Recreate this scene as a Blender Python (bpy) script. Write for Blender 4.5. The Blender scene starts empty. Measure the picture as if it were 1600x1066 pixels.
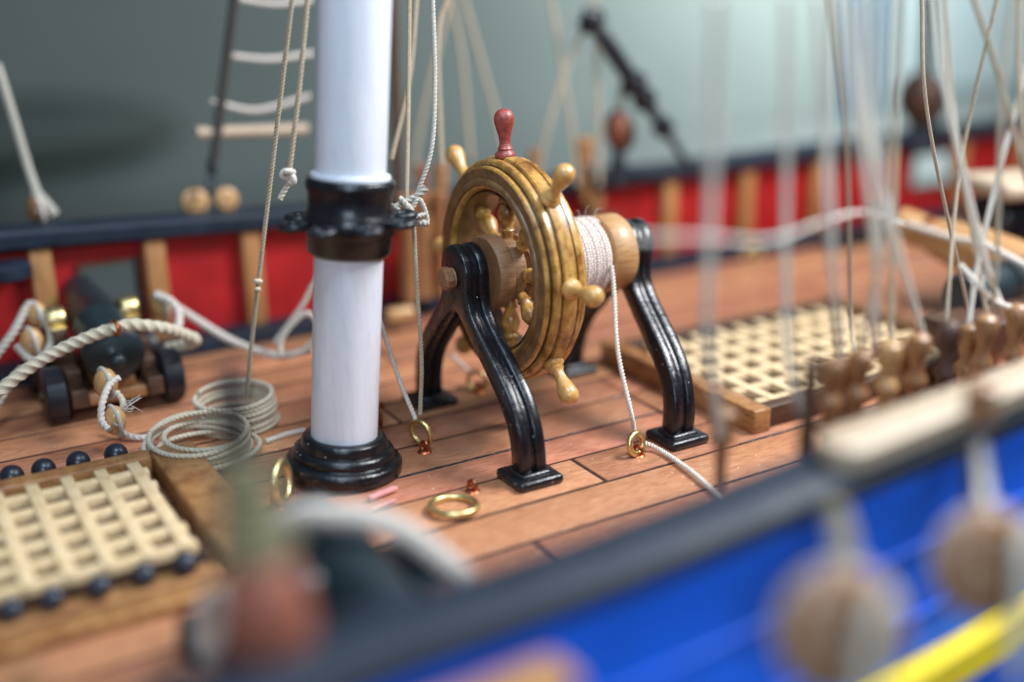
import bpy, bmesh, math, random
from mathutils import Vector, Matrix
random.seed(11)
S = bpy.context.scene
C = S.collection
PI = math.pi

# ------------------------------------------------------------------ camera
cd = bpy.data.cameras.new('camera'); cam = bpy.data.objects.new('camera', cd); C.objects.link(cam)
pitch, yaw, roll = math.radians(18.3), math.radians(30.7), math.radians(-0.6)
fw = Vector((math.sin(yaw)*math.cos(pitch), math.cos(yaw)*math.cos(pitch), -math.sin(pitch)))
ri = Vector((math.cos(yaw), -math.sin(yaw), 0)); up = ri.cross(fw)
r2 = ri*math.cos(roll) + up*math.sin(roll); u2 = -ri*math.sin(roll) + up*math.cos(roll)
m = Matrix((r2, u2, -fw)).transposed().to_4x4(); m.translation = Vector((0, 0, 6))
cam.matrix_world = m
cd.sensor_width = 36; cd.lens = 39.51; cd.clip_start = 0.05; cd.clip_end = 500
cd.dof.use_dof = True; cd.dof.focus_distance = 14.35; cd.dof.aperture_fstop = 0.063; cd.dof.aperture_blades = 0
S.camera = cam

# ------------------------------------------------------------------ world, lamps, exposure
w = bpy.data.worlds.new('World'); S.world = w; w.use_nodes = True
bgn = w.node_tree.nodes['Background']; bgn.inputs[0].default_value = (0.62, 0.80, 1.0, 1); bgn.inputs[1].default_value = 0.13
def area(name, loc, target, size, power, col, sy=None):
    l = bpy.data.lights.new(name, 'AREA'); l.energy = power; l.color = col; l.size = size
    if sy: l.shape = 'RECTANGLE'; l.size_y = sy
    o = bpy.data.objects.new(name, l); C.objects.link(o); o.location = loc
    o.rotation_euler = (Vector(target)-Vector(loc)).to_track_quat('-Z', 'Y').to_euler()
    return o
area('window_light', (19, 6, 17), (7.5, 12, 1), 8, 5000, (0.97, 0.98, 1.0), 6)
area('overhead_light', (3, 5, 20), (6, 11, 0), 6, 1700, (0.66, 0.83, 1.0))
area('front_fill_light', (-5, -10, 13), (7, 8, 0.5), 5, 1500, (0.72, 0.86, 1.0))  # soft fill added on the camera side to brighten the near hull
area('wall_light', (66, 44, 22), (68, 66, 9), 10, 22000, (0.88, 0.97, 1.0))
S.view_settings.view_transform = 'Standard'; S.view_settings.look = 'None'
S.view_settings.exposure = 0.50; S.view_settings.gamma = 1
S.view_settings.use_curve_mapping = False
S.cycles.use_denoising = True
S.cycles.max_bounces = 8
try: S.cycles.sample_clamp_indirect = 6
except Exception: pass

# ------------------------------------------------------------------ materials
def base(name, rough=0.5, metal=0.0, coat=0.0, spec=0.5):
    m = bpy.data.materials.new(name); m.use_nodes = True
    nt = m.node_tree; b = nt.nodes['Principled BSDF']
    b.inputs['Roughness'].default_value = rough; b.inputs['Metallic'].default_value = metal
    b.inputs['Coat Weight'].default_value = coat; b.inputs['Coat Roughness'].default_value = 0.25
    b.inputs['Specular IOR Level'].default_value = spec
    return m, nt, b
def N(nt, t, **k):
    n = nt.nodes.new(t)
    for a, v in k.items(): setattr(n, a, v)
    return n
def coords(nt, scale, rot=(0, 0, 0)):
    tc = N(nt, 'ShaderNodeTexCoord'); mp = N(nt, 'ShaderNodeMapping')
    mp.inputs['Scale'].default_value = scale; mp.inputs['Rotation'].default_value = rot
    nt.links.new(tc.outputs['Object'], mp.inputs[0]); return mp.outputs[0]
def noise(nt, vec, scale, detail=4, rough=0.6, dist=0.0):
    n = N(nt, 'ShaderNodeTexNoise'); n.inputs['Scale'].default_value = scale
    n.inputs['Detail'].default_value = detail; n.inputs['Roughness'].default_value = rough
    n.inputs['Distortion'].default_value = dist
    if vec is not None: nt.links.new(vec, n.inputs['Vector'])
    return n.outputs['Fac']
def ramp(nt, fac, stops):
    r = N(nt, 'ShaderNodeValToRGB'); e = r.color_ramp.elements
    while len(e) < len(stops): e.new(0.5)
    for i, (p, c) in enumerate(stops):
        e[i].position = p; e[i].color = (*c, 1) if len(c) == 3 else c
    nt.links.new(fac, r.inputs[0]); return r.outputs[0]
def mix(nt, fac, a, b, mode='MIX'):
    x = N(nt, 'ShaderNodeMix', data_type='RGBA', blend_type=mode)
    for s, v in ((x.inputs[0], fac), (x.inputs[6], a), (x.inputs[7], b)):
        if hasattr(v, 'links'): nt.links.new(v, s)
        elif isinstance(v, tuple): s.default_value = (*v, 1) if len(v) == 3 else v
        else: s.default_value = v
    return x.outputs[2]
def bump(nt, b, h, strength, dist=0.02):
    n = N(nt, 'ShaderNodeBump'); n.inputs['Strength'].default_value = strength; n.inputs['Distance'].default_value = dist
    nt.links.new(h, n.inputs['Height']); nt.links.new(n.outputs[0], b.inputs['Normal'])
def setc(nt, b, c):
    if isinstance(c, tuple): b.inputs['Base Color'].default_value = (*c, 1)
    else: nt.links.new(c, b.inputs['Base Color'])
def math_(nt, op, a, b=0.0):
    n = N(nt, 'ShaderNodeMath', operation=op)
    for s, v in ((n.inputs[0], a), (n.inputs[1], b)):
        if hasattr(v, 'links'): nt.links.new(v, s)
        else: s.default_value = v
    return n.outputs[0]
def specks(nt, scale=9, thr=0.028, dens=0.62):
    tc = N(nt, 'ShaderNodeTexCoord')
    v = N(nt, 'ShaderNodeTexVoronoi'); v.inputs['Scale'].default_value = scale
    nt.links.new(tc.outputs['Object'], v.inputs['Vector'])
    near = math_(nt, 'LESS_THAN', v.outputs['Distance'], thr)
    sep = N(nt, 'ShaderNodeSeparateColor'); nt.links.new(v.outputs['Color'], sep.inputs[0])
    return math_(nt, 'MULTIPLY', near, math_(nt, 'GREATER_THAN', sep.outputs[0], dens))

def wood(name, dark, mid, light, grain=(1.2, 14, 14), rough=0.5, coat=0.0, bmp=0.3, island=0.0, dust=False, stain=None, nscale=2.0):
    m, nt, b = base(name, rough, coat=coat)
    v = coords(nt, grain)
    if island:
        g = N(nt, 'ShaderNodeNewGeometry')
        add = N(nt, 'ShaderNodeVectorMath', operation='ADD')
        sc = N(nt, 'ShaderNodeVectorMath', operation='SCALE'); sc.inputs['Scale'].default_value = 37.0
        comb = N(nt, 'ShaderNodeCombineXYZ')
        for i in range(3): nt.links.new(g.outputs['Random Per Island'], comb.inputs[i])
        nt.links.new(comb.outputs[0], sc.inputs[0]); nt.links.new(v, add.inputs[0]); nt.links.new(sc.outputs[0], add.inputs[1])
        v = add.outputs[0]
    f = noise(nt, v, nscale, 6, 0.65, 0.4)
    c = ramp(nt, f, [(0.28, dark), (0.5, mid), (0.74, light)])
    fine = noise(nt, v, nscale*6, 3, 0.7)
    c = mix(nt, 0.35, c, ramp(nt, fine, [(0.35, dark), (0.6, mid)]), 'MIX')
    if island:
        hs = N(nt, 'ShaderNodeHueSaturation'); nt.links.new(c, hs.inputs['Color'])
        mr = N(nt, 'ShaderNodeMapRange'); nt.links.new(g.outputs['Random Per Island'], mr.inputs[0])
        mr.inputs[3].default_value = 1-island; mr.inputs[4].default_value = 1+island
        nt.links.new(mr.outputs[0], hs.inputs['Value'])
        m2 = N(nt, 'ShaderNodeMapRange')
        fr = math_(nt, 'FRACT', math_(nt, 'MULTIPLY', g.outputs['Random Per Island'], 7.31))
        nt.links.new(fr, m2.inputs[0]); m2.inputs[3].default_value = 0.490; m2.inputs[4].default_value = 0.508
        nt.links.new(m2.outputs[0], hs.inputs['Hue'])
        c = hs.outputs[0]
    if stain:
        sv = noise(nt, coords(nt, (1, 1, 1)), 3.2, 5, 0.7)
        c = mix(nt, ramp(nt, sv, [(0.46, (0, 0, 0)), (0.66, (1, 1, 1))]), c, stain, 'MULTIPLY')
    if dust:
        c = mix(nt, specks(nt, 6.5, 0.075, 0.55), c, (0.75, 0.70, 0.66))
    setc(nt, b, c)
    bump(nt, b, mix(nt, 0.5, f, fine), bmp, 0.02)
    return m
def paint(name, col, rough=0.35, coat=0.3, bmp=0.12, dust=0.0, var=0.15, bscale=9, metal=0.0):
    m, nt, b = base(name, rough, metal, coat)
    f = noise(nt, coords(nt, (1, 1, 1)), bscale, 5, 0.6)
    lo = tuple(x*(1-var) for x in col); hi = tuple(min(1, x*(1+var)) for x in col)
    c = ramp(nt, f, [(0.3, lo), (0.7, hi)])
    if dust: c = mix(nt, specks(nt, 9, 0.075, dust), c, (0.6, 0.62, 0.66))
    setc(nt, b, c); bump(nt, b, f, bmp, 0.03)
    rr = N(nt, 'ShaderNodeMapRange'); nt.links.new(f, rr.inputs[0]); rr.inputs[3].default_value = rough*0.7; rr.inputs[4].default_value = min(1, rough*1.4)
    nt.links.new(rr.outputs[0], b.inputs['Roughness'])
    return m
def ropemat(name, col, var=0.18):
    m, nt, b = base(name, 0.9, spec=0.2)
    f = noise(nt, coords(nt, (1, 1, 1)), 26, 5, 0.8)
    setc(nt, b, ramp(nt, f, [(0.25, tuple(x*(1-2*var) for x in col)), (0.7, tuple(min(1, x*(1+var)) for x in col))]))
    bump(nt, b, f, 0.4, 0.01)
    b.inputs['Sheen Weight'].default_value = 0.3
    return m

M = {}
M['deck'] = wood('deck_cedar', (0.25, 0.088, 0.040), (0.50, 0.215, 0.110), (0.67, 0.35, 0.20), (2.2, 11, 11), 0.42, 0.12, 0.22, island=0.26, dust=True)
M['caulk'] = paint('caulking', (0.030, 0.011, 0.007), 0.6, 0.0)
M['tar'] = paint('tarry_caulking', (0.012, 0.012, 0.016), 0.16, 0.8, 0.9, 0.5, bscale=22)
M['margin'] = wood('margin_plank_brown', (0.10, 0.045, 0.035), (0.19, 0.09, 0.075), (0.26, 0.13, 0.11), (0.5, 9, 9), 0.5)
M['hatchwood'] = wood('coaming_walnut', (0.15, 0.055, 0.016), (0.40, 0.19, 0.065), (0.55, 0.31, 0.125), (2, 2, 9), 0.42, 0.35, 0.35, stain=(0.62, 0.5, 0.42), nscale=3)
M['darkwood'] = wood('dark_walnut', (0.028, 0.012, 0.007), (0.09, 0.042, 0.022), (0.17, 0.085, 0.045), (2, 12, 12), 0.5, 0.1, 0.4)
M['grate'] = wood('pale_limewood', (0.52, 0.32, 0.15), (0.76, 0.57, 0.33), (0.84, 0.70, 0.46), (3, 3, 9), 0.6, 0.0, 0.3)
M['wheelwood'] = wood('varnished_boxwood', (0.20, 0.08, 0.016), (0.58, 0.31, 0.070), (0.78, 0.51, 0.17), (5, 2.5, 2.5), 0.34, 0.5, 0.25, stain=(0.38, 0.27, 0.16), nscale=2.5)
M['wheelgroove'] = wood('dark_groove_wood', (0.02, 0.008, 0.004), (0.06, 0.022, 0.008), (0.13, 0.055, 0.02), (5, 3, 3), 0.35, 0.5)
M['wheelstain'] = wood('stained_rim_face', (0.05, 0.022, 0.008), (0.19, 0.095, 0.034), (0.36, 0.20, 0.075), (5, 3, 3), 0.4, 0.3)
M['handle'] = wood('polished_boxwood', (0.36, 0.16, 0.035), (0.62, 0.34, 0.10), (0.76, 0.50, 0.20), (9, 9, 2), 0.32, 0.4, 0.15, nscale=2)
M['redhandle'] = paint('brick_red_paint', (0.30, 0.05, 0.035), 0.42, 0.3, 0.6, var=0.35, bscale=14)
M['oak'] = wood('drum_oak', (0.24, 0.10, 0.035), (0.50, 0.27, 0.105), (0.62, 0.38, 0.17), (1.6, 9, 9), 0.42, 0.3, 0.4, nscale=3)
M['oakdark'] = wood('hub_oak', (0.12, 0.05, 0.02), (0.30, 0.15, 0.065), (0.42, 0.24, 0.12), (2, 9, 9), 0.5, 0.1, 0.4, nscale=3)
M['black'] = paint('glossy_black_enamel', (0.005, 0.006, 0.009), 0.27, 0.2, 0.5, 0.70, bscale=7)
M['blackmatt'] = paint('satin_black_paint', (0.010, 0.012, 0.017), 0.38, 0.1, 0.3, bscale=6)
M['gunmetal'] = paint('blackened_gun_metal', (0.012, 0.024, 0.030), 0.42, 0.1, 0.15, bscale=5)
M['rail'] = paint('rail_black_paint', (0.014, 0.022, 0.036), 0.5, 0.0, 0.3, bscale=3, var=0.3)
M['rail'].node_tree.nodes['Principled BSDF'].inputs['Specular IOR Level'].default_value = 0.25
M['ball'] = paint('cannonball_blue_black', (0.012, 0.017, 0.030), 0.36, 0.3, 0.2, bscale=12)
M['white'] = wood('white_mast_paint', (0.58, 0.60, 0.66), (0.72, 0.745, 0.81), (0.76, 0.78, 0.85), (9, 9, 0.7), 0.45, 0.15, 0.12, nscale=1.5)
M['red'] = paint('bulwark_red', (0.36, 0.004, 0.006), 0.55, 0.0, 0.2, bscale=2, var=0.25)
M['post'] = wood('bulwark_timber', (0.26, 0.11, 0.035), (0.42, 0.20, 0.07), (0.55, 0.30, 0.12), (6, 6, 1.5), 0.5)
M['blue'] = paint('hull_blue', (0.0, 0.14, 0.90), 0.55, 0.0, 0.1, bscale=1.5, var=0.12)
M['yellow'] = paint('wale_yellow', (0.85, 0.62, 0.0), 0.4, 0.2, 0.1)
M['tan'] = wood('block_boxwood', (0.40, 0.19, 0.06), (0.62, 0.36, 0.15), (0.74, 0.50, 0.25), (4, 4, 4), 0.35, 0.4)
M['brown'] = wood('pearwood', (0.16, 0.065, 0.025), (0.36, 0.17, 0.07), (0.50, 0.28, 0.13), (5, 5, 2), 0.4, 0.3)
M['deadeye'] = wood('deadeye_walnut', (0.16, 0.06, 0.022), (0.30, 0.135, 0.055), (0.46, 0.25, 0.12), (3, 3, 3), 0.4, 0.4)
M['redbrown'] = paint('reddish_wood_stain', (0.27, 0.085, 0.05), 0.5, 0.0, 0.1, var=0.3)
M['palewood'] = wood('pale_strip_wood', (0.34, 0.25, 0.16), (0.52, 0.40, 0.28), (0.62, 0.50, 0.38), (1.5, 9, 9), 0.5)
M['brass'] = paint('brass', (0.74, 0.58, 0.27), 0.36, 0, 0.1, metal=1.0)
M['copper'] = paint('copper', (0.45, 0.13, 0.06), 0.35, 0.0, 0.1, metal=1.0)
M['pink'] = paint('pink_copper_paint', (0.75, 0.33, 0.30), 0.3, 0.4, 0.1)
M['rope'] = ropemat('linen_rope', (0.62, 0.54, 0.40))
M['ropewhite'] = ropemat('white_cotton_rope', (0.70, 0.62, 0.54))
M['ropepale'] = ropemat('pale_linen_rope', (0.84, 0.79, 0.68), 0.12)
M['ropepink'] = ropemat('pinkish_cotton_cord', (0.72, 0.60, 0.53))
M['pinbrown'] = wood('dark_pin_wood', (0.13, 0.052, 0.016), (0.33, 0.16, 0.055), (0.50, 0.29, 0.13), (5, 5, 2), 0.35, 0.4)
M['ropegrey'] = ropemat('grey_rope', (0.48, 0.45, 0.38))
M['ropetan'] = ropemat('tan_rope', (0.42, 0.34, 0.24))
M['ropeolive'] = ropemat('olive_rope', (0.16, 0.14, 0.07))
M['ropedark'] = ropemat('tarred_rope', (0.05, 0.045, 0.04))
M['wall'] = paint('wall_paint', (0.24, 0.275, 0.255), 0.8, 0, 0.05, bscale=0.3, var=0.06)
M['batten'] = paint('grey_blue_pilaster', (0.10, 0.155, 0.20), 0.8, 0, 0.05, bscale=0.3, var=0.06)
M['board'] = paint('pale_board', (0.33, 0.39, 0.385), 0.8, 0, 0.05, bscale=0.3, var=0.05)
M['shade_dome'] = paint('shade_dome_tone', (0.12, 0.14, 0.125), 0.95, 0, 0.05, bscale=0.5, var=0.1)
M['table'] = paint('grey_tabletop', (0.22, 0.24, 0.23), 0.6, 0, 0.05, bscale=0.5, var=0.1)

# ------------------------------------------------------------------ helpers
def tag(o, label=None, cat=None, group=None, kind=None):
    if label: o['label'] = label
    if cat: o['category'] = cat
    if group: o['group'] = group
    if kind: o['kind'] = kind
    return o
def root(name, loc, label, cat, group=None):
    o = bpy.data.objects.new(name, None); C.objects.link(o); o.location = loc; o.empty_display_size = 0.2
    return tag(o, label, cat, group)
def wloc(o):
    v = Vector((0, 0, 0))
    while o is not None: v += o.location; o = o.parent
    return v
def mk(name, bm, mat, parent=None, smooth=True, loc=None, angle=40):
    """link one bmesh (world coordinates) as one object; loc = its origin when it is a thing itself"""
    o0 = wloc(parent) if parent else Vector(loc or (0, 0, 0))
    bm.transform(Matrix.Translation(-o0))
    bmesh.ops.recalc_face_normals(bm, faces=bm.faces)
    me = bpy.data.meshes.new(name); bm.to_mesh(me); bm.free()
    for p in me.polygons: p.use_smooth = smooth
    if smooth: 
        try: me.set_sharp_from_angle(angle=math.radians(angle))
        except Exception: pass
    o = bpy.data.objects.new(name, me); C.objects.link(o)
    me.materials.append(M[mat] if isinstance(mat, str) else mat)
    if parent: o.parent = parent
    else: o.location = o0
    return o
def B(): return bmesh.new()
def bx(bm, c, s, bev=0.0, rot=None, seg=2):
    t = bmesh.new(); bmesh.ops.create_cube(t, size=1.0)
    bmesh.ops.scale(t, vec=s, verts=t.verts)
    if bev: bmesh.ops.bevel(t, geom=t.edges[:], offset=bev, segments=seg, affect='EDGES', profile=0.5)
    if rot is not None: bmesh.ops.transform(t, matrix=rot.to_4x4(), verts=t.verts)
    bmesh.ops.translate(t, vec=c, verts=t.verts)
    me = bpy.data.meshes.new('t'); t.to_mesh(me); t.free(); bm.from_mesh(me); bpy.data.meshes.remove(me); return bm
def bxr(bm, a, b, bev=0.0):
    return bx(bm, [(a[i]+b[i])/2 for i in range(3)], [abs(b[i]-a[i]) for i in range(3)], bev)
def frame_from(axis):
    z = Vector(axis).normalized(); q = z.to_track_quat('Z', 'Y'); return q.to_matrix()
def lathe(bm, prof, origin, axis, n=32, cap=True):
    """prof: list of (r, h) along axis"""
    R = frame_from(axis); o = Vector(origin); rings = []
    for r, h in prof:
        if r < 1e-5: rings.append([bm.verts.new(o + R @ Vector((0, 0, h)))])
        else: rings.append([bm.verts.new(o + R @ Vector((r*math.cos(2*PI*k/n), r*math.sin(2*PI*k/n), h))) for k in range(n)])
    for a, b in zip(rings, rings[1:]):
        for k in range(n):
            k2 = (k+1) % n
            if len(a) == 1 and len(b) == 1: continue
            if len(a) == 1: bm.faces.new((a[0], b[k], b[k2]))
            elif len(b) == 1: bm.faces.new((a[k], a[k2], b[0]))
            else: bm.faces.new((a[k], a[k2], b[k2], b[k]))
    if cap:
        for rg in (rings[0], rings[-1]):
            if len(rg) > 2: bm.faces.new(rg)
    return bm
def rings_closed(bm, prof, origin, axis, n=48):
    """closed profile loop revolved (a ring body); prof list (r,h)"""
    R = frame_from(axis); o = Vector(origin); rs = []
    for r, h in prof: rs.append([bm.verts.new(o + R @ Vector((r*math.cos(2*PI*k/n), r*math.sin(2*PI*k/n), h))) for k in range(n)])
    for i in range(len(rs)):
        a, b = rs[i], rs[(i+1) % len(rs)]
        for k in range(n): bm.faces.new((a[k], a[(k+1) % n], b[(k+1) % n], b[k]))
    return bm
def spline(pts, step):
    P = [Vector(p) for p in pts]
    if len(P) == 2:
        n = max(1, int((P[1]-P[0]).length/step)); return [P[0].lerp(P[1], i/n) for i in range(n+1)]
    out = []
    Q = [P[0]*2-P[1]] + P + [P[-1]*2-P[-2]]
    for i in range(1, len(Q)-2):
        p0, p1, p2, p3 = Q[i-1:i+3]; n = max(1, int((p2-p1).length/step))
        for k in range(n):
            t = k/n; out.append(0.5*((2*p1)+(p2-p0)*t+(2*p0-5*p1+4*p2-p3)*t*t+(3*p1-p0-3*p2+p3)*t**3))
    out.append(P[-1]); return out
def rope(bm, pts, r, twist=True, step=None, closed=False, n=None, lay=5.0, amp=0.11):
    step = step or (r*0.42 if twist else r*2); n = n or (12 if twist else 8)
    path = spline(pts, step) if not isinstance(pts, tuple) else list(pts)
    L = 0; prev = None; rings = []; nrm = None
    for i, p in enumerate(path):
        t = (path[min(i+1, len(path)-1)] - path[max(i-1, 0)]).normalized()
        if nrm is None:
            nrm = t.orthogonal().normalized()
        else: nrm = (nrm - t*nrm.dot(t)).normalized()
        bi = t.cross(nrm)
        if prev is not None: L += (p-prev).length
        prev = p
        ring = []
        for k in range(n):
            a = 2*PI*k/n; rr = r
            if twist: rr = r*(1+amp*math.cos(3*a))
            ph = a + (L/(lay*r)*2*PI if twist else 0)
            ring.append(bm.verts.new(p + (nrm*math.cos(ph)+bi*math.sin(ph))*rr))
        rings.append(ring)
    for a, b in zip(rings, rings[1:]):
        for k in range(n): bm.faces.new((a[k], a[(k+1) % n], b[(k+1) % n], b[k]))
    bm.faces.new(rings[0]); bm.faces.new(rings[-1]); return bm
def torus(bm, c, axis, R, r, n=40, m=12, sq=1.0):
    prof = [(R + r*math.cos(2*PI*k/m), r*math.sin(2*PI*k/m)*sq) for k in range(m)]
    return rings_closed(bm, prof, c, axis, n)
def copy_tree(o, loc, label=None, parent=None, rotz=None):
    c = o.copy(); C.objects.link(c)
    if parent is None:
        c.location = loc
        if rotz is not None: c.rotation_euler = (0, 0, rotz)
        if label: c['label'] = label
    else: c.parent = parent
    for ch in o.children: copy_tree(ch, None, None, c)
    return c
def line(pts, r, mat, label, twist=False, group=None, cat='rope', name='rigging_rope'):
    bm = rope(B(), pts, r, twist, amp=0.22 if name == 'tiller_rope' else 0.11)
    return tag(mk(name, bm, mat, None, loc=pts[0]), label, cat, group)

# ------------------------------------------------------------------ background room
o = mk('wall', bxr(B(), (-60, 66, -40), (160, 67, 60)), 'wall', None, False); tag(o, kind='structure')
o = mk('tabletop', bxr(B(), (-60, -10, -6.4), (160, 64.8, -6)), 'table', None, False); tag(o, kind='structure')
def pil(x0, x1, zb, zt, mat, name, label, cat):
    bm = bxr(B(), (x0, 65.2, zb), (x1, 65.9, zt), 0.1); tag(mk(name, bm, mat, None, False, loc=((x0+x1)/2, 65.5, zb)), label, cat)
pil(69.6, 74.6, -40, 30, 'batten', 'wall_pilaster', 'blurred blue-grey upright band on the wall left of the pale board', 'pilaster')
pil(95, 102, -2.4, 30, 'batten', 'wall_pilaster', 'blurred blue-grey upright band at the top right of the wall', 'pilaster')
bm = bxr(B(), (75.4, 65.4, -4.5), (94.4, 65.95, 30), 0.1)
tag(mk('wall_board', bm, 'board', None, False, loc=(85, 65.5, -4.5)), 'large pale blurred board hanging on the wall behind the far rail', 'board')

bm = bmesh.new(); bmesh.ops.create_uvsphere(bm, u_segments=48, v_segments=24, radius=1)  # dark dome added to stand in for soft shade on the wall
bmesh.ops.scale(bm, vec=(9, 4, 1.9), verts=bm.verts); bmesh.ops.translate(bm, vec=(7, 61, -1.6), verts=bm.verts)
tag(mk('shade_dome', bm, 'shade_dome', None, loc=(7, 61, -3.5)), 'large dark grey-green blurred dome added as the soft shade on the wall at the left edge', 'shade_dome')

# ------------------------------------------------------------------ deck
seams = [7.07, 7.85, 8.64, 9.44, 10.25, 11.04, 11.72, 12.52, 13.3, 14.1, 14.88, 15.66, 16.45, 17.2, 18.3]
bm = B()
for j in range(len(seams)-1):
    y0, y1 = seams[j], seams[j+1]
    xs = [-14]
    if j == 5: cuts = [2.1, 9.38, 17.3]
    elif j == 4: cuts = [-1.0, 7.42, 14.6]
    elif j == 6: cuts = [9.40, 19]
    elif j == 7: cuts = [1.2, 9.44, 16]
    elif j == 3: cuts = [-4, 11.6, 22]
    elif j == 8: cuts = [6.1, 13.5, 24]
    else: cuts = [random.uniform(-4, 2)+k*9.5 for k in range(5)]
    xs += cuts + [44]
    for a, b in zip(xs, xs[1:]):
        g = 0.028 if y0 < 12 else 0.038; g2 = 0.028 if y1 < 12.6 else 0.04
        bxr(bm, (a+0.03, y0+g, -0.12), (b-0.03, y1-g2, random.uniform(-0.006, 0.006)), 0.012)
deck = mk('deck', bm, 'deck', None, True, angle=30); tag(deck, kind='structure')
bm = bxr(B(), (-14, 7.0, -0.4), (44, 18.4, -0.014)); o = mk('deck_caulking', bm, 'caulk', deck, False)
bm = B()
for (y, x0, x1) in ((11.72, 4.9, 7.42), (11.72, 7.45, 9.36), (12.52, 8.9, 9.38), (10.25, 9.6, 13.5), (9.44, 12.0, 13.5)):
    rope(bm, [(x0+(x1-x0)*i/30, y+random.uniform(-.004, .004), -0.012+random.uniform(-.004, .003)) for i in range(31)], 0.019, False, 0.05)
mk('tarred_seam', bm, 'tar', deck)
bm = bxr(B(), (-14, 7.0, -0.1), (44, 7.6, 0.05), 0.02)
mk('margin_plank', bm, 'margin', deck, False)
bm = bxr(B(), (-14, 17.75, -0.1), (44, 18.42, 0.22), 0.04)
mk('waterway', bm, 'rail', deck, False)

# ------------------------------------------------------------------ far bulwark
fb = root('bulwark', (8, 18.5, 0), 'far red bulwark of the ship with wooden uprights under a black rail', 'bulwark')
def sheer(x):
    P = [(-14, 0.50), (1.9, 0.27), (4.4, 0.16), (6.9, 0.06), (11, 0.04), (15.9, 0.08), (26, 0.20), (50, 0.6)]
    for (a, ya), (b, yb) in zip(P, P[1:]):
        if a <= x <= b: return ya+(yb-ya)*(x-a)/(b-a)
    return 0
def fstrip(bm, x0, x1, prof):
    n_ = max(2, int((x1-x0)/0.8)); rings = []
    for i in range(n_+1):
        x = x0+(x1-x0)*i/n_; rings.append([bm.verts.new((x, y, z + (sheer(x) if up_ else 0))) for y, z, up_ in prof])
    n = len(prof)
    for a, b in zip(rings, rings[1:]):
        for k in range(n): bm.faces.new((a[k], a[(k+1) % n], b[(k+1) % n], b[k]))
    bm.faces.new(rings[0]); bm.faces.new(rings[-1]); return bm
bm = B(); z0, z1 = 0.2, 1.755
holes = [(2.98, 3.84, 0.72, 1.56), (22.3, 24.0, 0.8, 1.6)]
x = -14
for a, b, za, zb in holes:
    fstrip(bm, x, a, [(18.42, z0, 0), (18.62, z0, 0), (18.62, z1, 1), (18.42, z1, 1)]); bxr(bm, (a, 18.42, z0), (b, 18.62, za)); fstrip(bm, a, b, [(18.42, zb, 0), (18.62, zb, 0), (18.62, z1, 1), (18.42, z1, 1)]); x = b
fstrip(bm, x, 50, [(18.42, z0, 0), (18.62, z0, 0), (18.62, z1, 1), (18.42, z1, 1)]); mk('red_panel', bm, 'red', fb, False)
bm = fstrip(B(), -14, 50, [(18.10, 1.80, 1), (18.16, 1.75, 1), (18.78, 1.75, 1), (18.80, 1.98, 1), (18.74, 2.06, 1), (18.14, 2.06, 1), (18.10, 2.0, 1)]); mk('rail_cap', bm, 'rail', fb, angle=25)
for px in (-3.2, -1.3, 0.62, 2.38, 4.11, 5.72, 7.45, 9.2, 11.0, 12.8, 14.71, 16.85, 19.0, 21.25, 23.9, 26.3, 28.8):
    bm = bxr(B(), (px-0.16, 18.2, 0.2), (px+0.16, 18.415, 1.735+sheer(px)), 0.02); mk('upright', bm, 'post', fb)
for a, b, za, zb in holes:
    bm = B()
    for q in ((a-0.07, za-0.07, b+0.07, za), (a-0.07, zb, b+0.07, zb+0.07), (a-0.07, za, a, zb), (b, za, b+0.07, zb)):
        bxr(bm, (q[0], 18.36, q[1]), (q[2], 18.68, q[3]))
    mk('gunport_frame', bm, 'darkwood', fb, False)

# ------------------------------------------------------------------ near bulwark (follows the hull's slight curve)
nb = root('bulwark', (5, 5.9, 0), 'near blue-sided bulwark with a broad black rail crossing the lower right', 'bulwark')
def hull_y(x):
    P = [(-14, 5.5), (-4, 5.6), (1.3, 5.92), (2.4, 6.03), (4.1, 6.08), (5.4, 6.17), (6.9, 6.33), (8.3, 6.45), (10, 6.62), (14, 6.95), (20, 7.3), (44, 8)]
    for (a, ya), (b, yb) in zip(P, P[1:]):
        if a <= x <= b: return ya+(yb-ya)*(x-a)/(b-a)
    return P[-1][1]
def strip(bm, xs, prof):
    rings = [[bm.verts.new((x, hull_y(x)+dy, z)) for dy, z in prof] for x in xs]
    n = len(prof)
    for a, b in zip(rings, rings[1:]):
        for k in range(n): bm.faces.new((a[k], a[(k+1) % n], b[(k+1) % n], b[k]))
    bm.faces.new(rings[0]); bm.faces.new(rings[-1]); return bm
XS = [-14+i*0.5 for i in range(90)]
mk('rail_cap', strip(B(), XS, [(0, 2.05), (0, 1.86), (-0.06, 1.78), (-0.52, 1.78), (-0.58, 1.84), (-0.58, 1.99), (-0.50, 2.06), (-0.05, 2.08)]), 'rail', nb)
mk('side_planking', strip(B(), XS, [(-0.12, 1.775), (-0.42, 1.775), (-0.47, 1.2), (-0.56, 0.5), (-0.66, -0.2), (-0.80, -1.2), (-0.9, -2.4), (-0.9, -6), (-0.6, -6), (-0.4, -1), (-0.12, -0.3)]), 'blue', nb)
mk('inner_panel', strip(B(), XS, [(0.02, 1.77), (-0.115, 1.77), (-0.115, 0.0), (0.02, 0.0)]), 'red', nb, False)
for z in (1.0, 0.35, -0.3):
    dy = -0.49 if z > 0.9 else (-0.58 if z > 0 else -0.67)
    mk('plank_batten', strip(B(), XS, [(dy, z+0.05), (dy-0.03, z+0.03), (dy-0.03, z-0.03), (dy, z-0.05)]), 'blue', nb)
XY = [x for x in XS if x > 5.9]
mk('yellow_wale', strip(B(), XY, [(-0.55, -0.03), (-0.86, -0.05), (-0.90, -0.34), (-0.60, -0.40)]), 'yellow', nb)

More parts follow.
